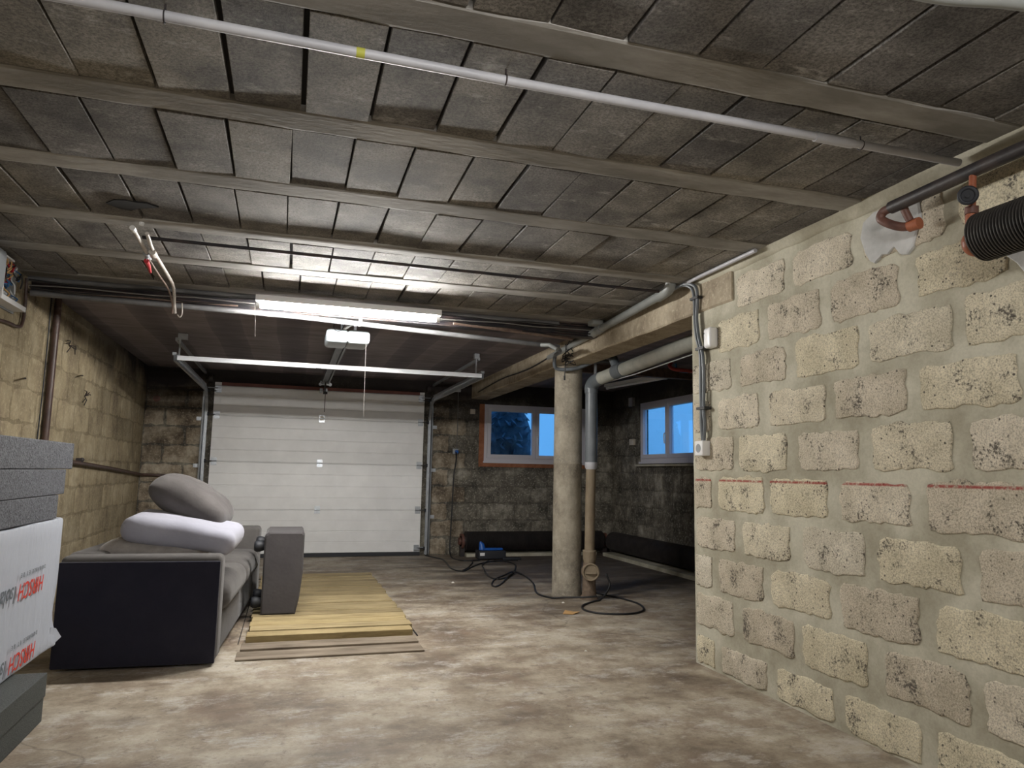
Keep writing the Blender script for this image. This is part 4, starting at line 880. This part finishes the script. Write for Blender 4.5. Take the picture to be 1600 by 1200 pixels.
# ------------------------------------------------------------------ wooden pit cover
pf = thing('pit_cover', 'yellow pine plank platform laid over the inspection pit in the floor', 'platform', (.33, 6.4, 0))
edges = [4.985]
while edges[-1] < 7.72: edges.append(edges[-1]+R.uniform(.135, .175))
edges[-1] = 7.78
for i in range(len(edges)-1):
    a, b = edges[i]+.004, edges[i+1]-.004; x0 = -.19+R.uniform(-.008, .008); x1 = .875+R.uniform(-.014, .014); top = .052+R.uniform(-.005, .006)
    part('plank', MB().rbox((x0, a, .008 if i else .0), (x1, b, top), .004, 1, smooth=False), 'wood_new', pf)
oc = thing('old_planks', 'two worn grey planks set level in the floor in front of the yellow platform', 'plank', (.33, 4.77, 0))
for (a, b, t_) in ((4.555, 4.745, .012), (4.775, 4.94, .018)):
    part('plank', MB().rbox((-.225+R.uniform(-.01, .01), a, .001), (.865, b, t_), .004, 1, smooth=False), 'wood_old', oc)
part('pit_rim', MB().box((-.243, 4.99, 0), (-.238, 7.80, .004)).box((.891, 4.99, 0), (.899, 7.80, .006)).box((-.232, 7.785, 0), (.885, 7.80, .006)), 'hole', pf, 'dark gap around the pit')

# ------------------------------------------------------------------ sofa
SR = radians(-3.2)
sf = thing('sofa', 'grey fabric two seat sofa with navy black side panel along the left wall', 'sofa', (-.33, 4.485, 0), SR)
part('arm', MB().rbox((-.83, .010, .02), (0, .17, .605), .035, 4), 'sofa', sf, local=True)
part('side_panel', MB().rbox((-.828, -.004, .015), (-.006, .018, .575), .008, 2), 'sofa_side', sf, 'navy black fabric side panel', local=True)
part('base', MB().rbox((-.80, .16, .03), (-.012, 1.99, .27), .02, 2), 'sofa', sf, local=True)
def bulge(amp, c, s):
    def f(x, y, z): return (x, y, z+(amp*max(0, 1-((y-c[1])/s[1])**2)*max(0, 1-((x-c[0])/s[0])**2) if z > c[2] else 0))
    return f
for (a, b) in ((.165, 1.08), (1.09, 1.985)):
    c = (-.30, (a+b)/2, .36)
    part('seat_cushion', MB().rbox((-.66, a, .26), (.035, b, .435), .075, 4, bulge(.035, c, (.45, .5)), sub=5), 'sofa', sf, local=True)
part('backrest', MB().rbox((-.84, .12, .05), (-.62, 2.03, .615), .05, 3), 'sofa', sf, local=True)
part('arm', MB().rbox((-.83, 1.985, .02), (.02, 2.22, .615), .035, 4), 'sofa', sf, local=True)
# cushions
def pillow(name, label, mat, c, size, rot, pinch=.6, wr=.006, seed=0, p=2.6, piping=False):
    a, b, h = size[0]/2, size[1]/2, size[2]/2; n = 26; vs = []; fs = []; 
    for sgn in (1, -1):
        for i in range(n+1):
            for j in range(n+1):
                u = sin((-1+2*i/n)*pi/2); v_ = sin((-1+2*j/n)*pi/2)
                hh = h*((1-abs(u)**p)*(1-abs(v_)**p))**pinch if abs(u) < 1 and abs(v_) < 1 else 0
                k = 1-.05*(u*u*v_*v_) - .03*(abs(u)**2 + abs(v_)**2)*(1 if p < 4 else 0)
                q = Vector((u*a*k, v_*b*k, sgn*hh)); q.z += wr*noise.noise(Vector((q.x*9+seed, q.y*9, q.z*6)))*min(1, hh/h*2)
                vs.append(q)
        o_ = (n+1)**2 if sgn < 0 else 0
        for i in range(n):
            for j in range(n):
                f = (o_+i*(n+1)+j, o_+(i+1)*(n+1)+j, o_+(i+1)*(n+1)+j+1, o_+i*(n+1)+j+1); fs.append(f if sgn > 0 else tuple(reversed(f)))
    o = link(name, MB().add(vs, fs, True).mesh(name), mat, None, c); o.rotation_euler = [radians(t) for t in rot]
    return tagit(o, label, 'cushion')
pillow('flat_cushion', 'flat pale grey back cushion lowest of the three on the sofa', 'pillow_pale', (-.74, 4.93, .590), (.60, .46, .17), (2, 3, -5), seed=3, pinch=.45, p=3.5)
def slab_pillow():
    def df(x, y, z):
        k = .012*noise.noise(Vector((x*6, y*6, z*4+5))); return (x+k, y+k, z+k*.8-.10*x*x)
    me = MB().rbox((-.325, -.24, -.075), (.325, .24, .075), .07, 5, df, sub=8).mesh('white_cushion')
    o = link('white_cushion', me, 'pillow_white', None, (-.585, 4.93, .712)); o.rotation_euler = (radians(4), radians(9), radians(-4))
    return tagit(o, 'thick off-white cushion in the middle of the pile on the sofa', 'cushion')
slab_pillow()
pillow('grey_pillow', 'plump dark grey pillow leaning on top of the sofa cushion pile', 'pillow_dark', (-.585, 5.20, .875), (.55, .46, .25), (6, 30, -4), seed=9, wr=.012, pinch=.5, p=3)

# ------------------------------------------------------------------ ottoman on its side
ot = thing('ottoman', 'charcoal fabric footstool on its side on the planks, black feet pointing left', 'ottoman', (0, 5.62, .054))
oz = .054
pts = [(-.135, oz), (.105, oz), (.128, oz+.12), (.145, oz+.30), (.145, oz+.575), (.135, oz+.588), (-.11, oz+.588), (-.13, oz+.57), (-.135, oz+.55)]
def prism_y(pts, y0, y1, ins=.012):
    mb = MB(); n = len(pts); cx_ = sum(p[0] for p in pts)/n; cz_ = sum(p[1] for p in pts)/n
    rings = []
    for (y, k) in ((y0, ins), (y0+ins, 0), (y1-ins, 0), (y1, ins)):
        rings += [(x-(k if x > cx_ else -k), y, z-(k if z > cz_ else -k)) for x, z in pts]
    fs = [(r_*n+i, r_*n+(i+1) % n, (r_+1)*n+(i+1) % n, (r_+1)*n+i) for r_ in range(3) for i in range(n)]
    mb.add(rings, fs, False); mb.add(rings[:n], [tuple(reversed(range(n)))]); mb.add(rings[-n:], [tuple(range(n))]); return mb
mbo = prism_y(pts, 5.62, 6.16); mbo.f = [tuple(reversed(f)) for f in mbo.f]
part('body', mbo, 'ottoman', ot)
for (y, z) in ((5.70, .535), (6.06, .535), (5.70, .135), (6.06, .135)):
    lg = MB().tube([(-.135, y, z), (-.145, y, z), (-.165, y, z), (-.190, y, z), (-.205, y, z), (-.208, y, z)], [.030, .034, .040, .040, .032, .012], 18)
    part('foot', lg, 'seal', ot, 'black rounded plastic foot')

# ------------------------------------------------------------------ stack of insulation boards
def board(name, x1, y1, z0, z1, mat, label, ry=0, dy=1.2, dx=.6, rz=0, sag=0):
    def df(x, y, z): return (x, y, z)
    mb = MB().rbox((-dx, -dy, 0), (0, 0, z1-z0), .004, 1, smooth=False)
    o = link(name, mb.mesh(name), mat, None, (x1, y1, z0)); o.rotation_euler = (ry, 0, rz)
    return tagit(o, label, 'board')
board('foam_board', -.955, 3.705, .002, .104, 'foam_dark', 'dark foam board lying on the floor, lowest of the stack')
board('foam_board', -.948, 3.700, .106, .206, 'foam_dark', 'dark foam board second from the floor, under the white package')
board('foam_board', -1.062, 4.05, .842, .955, 'foam', 'speckled grey foam board directly on the white package')
board('foam_board', -1.060, 4.13, .957, 1.078, 'foam', 'speckled grey foam board, middle of the three above the white package')
board('foam_board', -1.058, 4.225, 1.080, 1.210, 'foam', 'speckled grey foam board, topmost of the stack')
pk = thing('wrapped_package', 'white plastic wrapped package of insulation with red and grey upside down lettering', 'package', (-1.36, 3.6, .21))
def pdf(x, y, z):
    k = .006*noise.noise(Vector((x*5, y*5, z*1.5))); e = .03*max(0, (y-4.05)/.12)*max(0, 1-(z-.21)/.14) if y > 4.05 else 0
    n_ = -.03*max(0, 1-abs(z-.40)/.12) if y > 4.12 else 0
    return (x+k+e*.6, y+e+n_, z+(k if z > .5 else abs(k))-0)
part('wrapping', MB().rbox((-1.66, 2.98, .212), (-1.06, 4.165, .838), .014, 2, pdf, sub=14), 'wrap', pk)
part('wrap_fold', MB().add([(-1.055, 4.10, .32), (-1.05, 4.17, .30), (-1.04, 4.235, .245), (-1.06, 4.22, .222), (-1.065, 4.10, .213), (-1.10, 4.16, .26)], [(0, 4, 3, 2, 1), (0, 1, 5), (1, 2, 5), (2, 3, 5), (3, 4, 5), (4, 0, 5)]), 'wrap', pk)
def text_part(s, size, y, z, mat, shear=.2, sx=1.0, x=-1.0515, name='lettering', label=None, sp=1.0):
    cu = bpy.data.curves.new('txt', 'FONT'); cu.body = s; cu.size = size; cu.shear = shear; cu.space_character = sp; cu.extrude = .0004; cu.offset = size*.004
    tmp = bpy.data.objects.new('txt', cu); COL.objects.link(tmp); bpy.context.view_layer.update()
    me = bpy.data.meshes.new_from_object(tmp.evaluated_get(bpy.context.evaluated_depsgraph_get())); bpy.data.objects.remove(tmp)
    me.materials.clear(); me.materials.append(M[mat]); me.name = name
    o = bpy.data.objects.new(name, me); COL.objects.link(o); o.parent = pk
    wl = worldloc(pk)   # local X -> world -Y, local Y -> world -Z, normal -> +X
    o.matrix_local = Matrix.Translation(Vector((x, y, z))-wl) @ Matrix(((0, 0, 1, 0), (-1, 0, 0, 0), (0, -1, 0, 0), (0, 0, 0, 1))) @ Matrix.Diagonal((sx, 1, 1, 1))
    if label: o['label'] = label
    return max(v.co.x for v in me.vertices)*sx
for (y0, zt, k) in ((3.905, .526, 1), (3.875, .236, 1)):
    # baseline is the top edge on the wall since the print is upside down
    zb = zt+.070
    wd = text_part('HIRSCH', .098, y0, zb, 'ink_red', sx=.95, label='red upside down lettering')
    text_part('Isolation', .098, y0-wd-.03, zb, 'ink_grey', shear=.2, sx=.95, label='grey upside down lettering')
    text_part('D U R A B L E   E T   D E', .026, y0+.005, zb+.045, 'ink_grey', shear=0, label='tiny grey upside down lettering', sp=1.15)
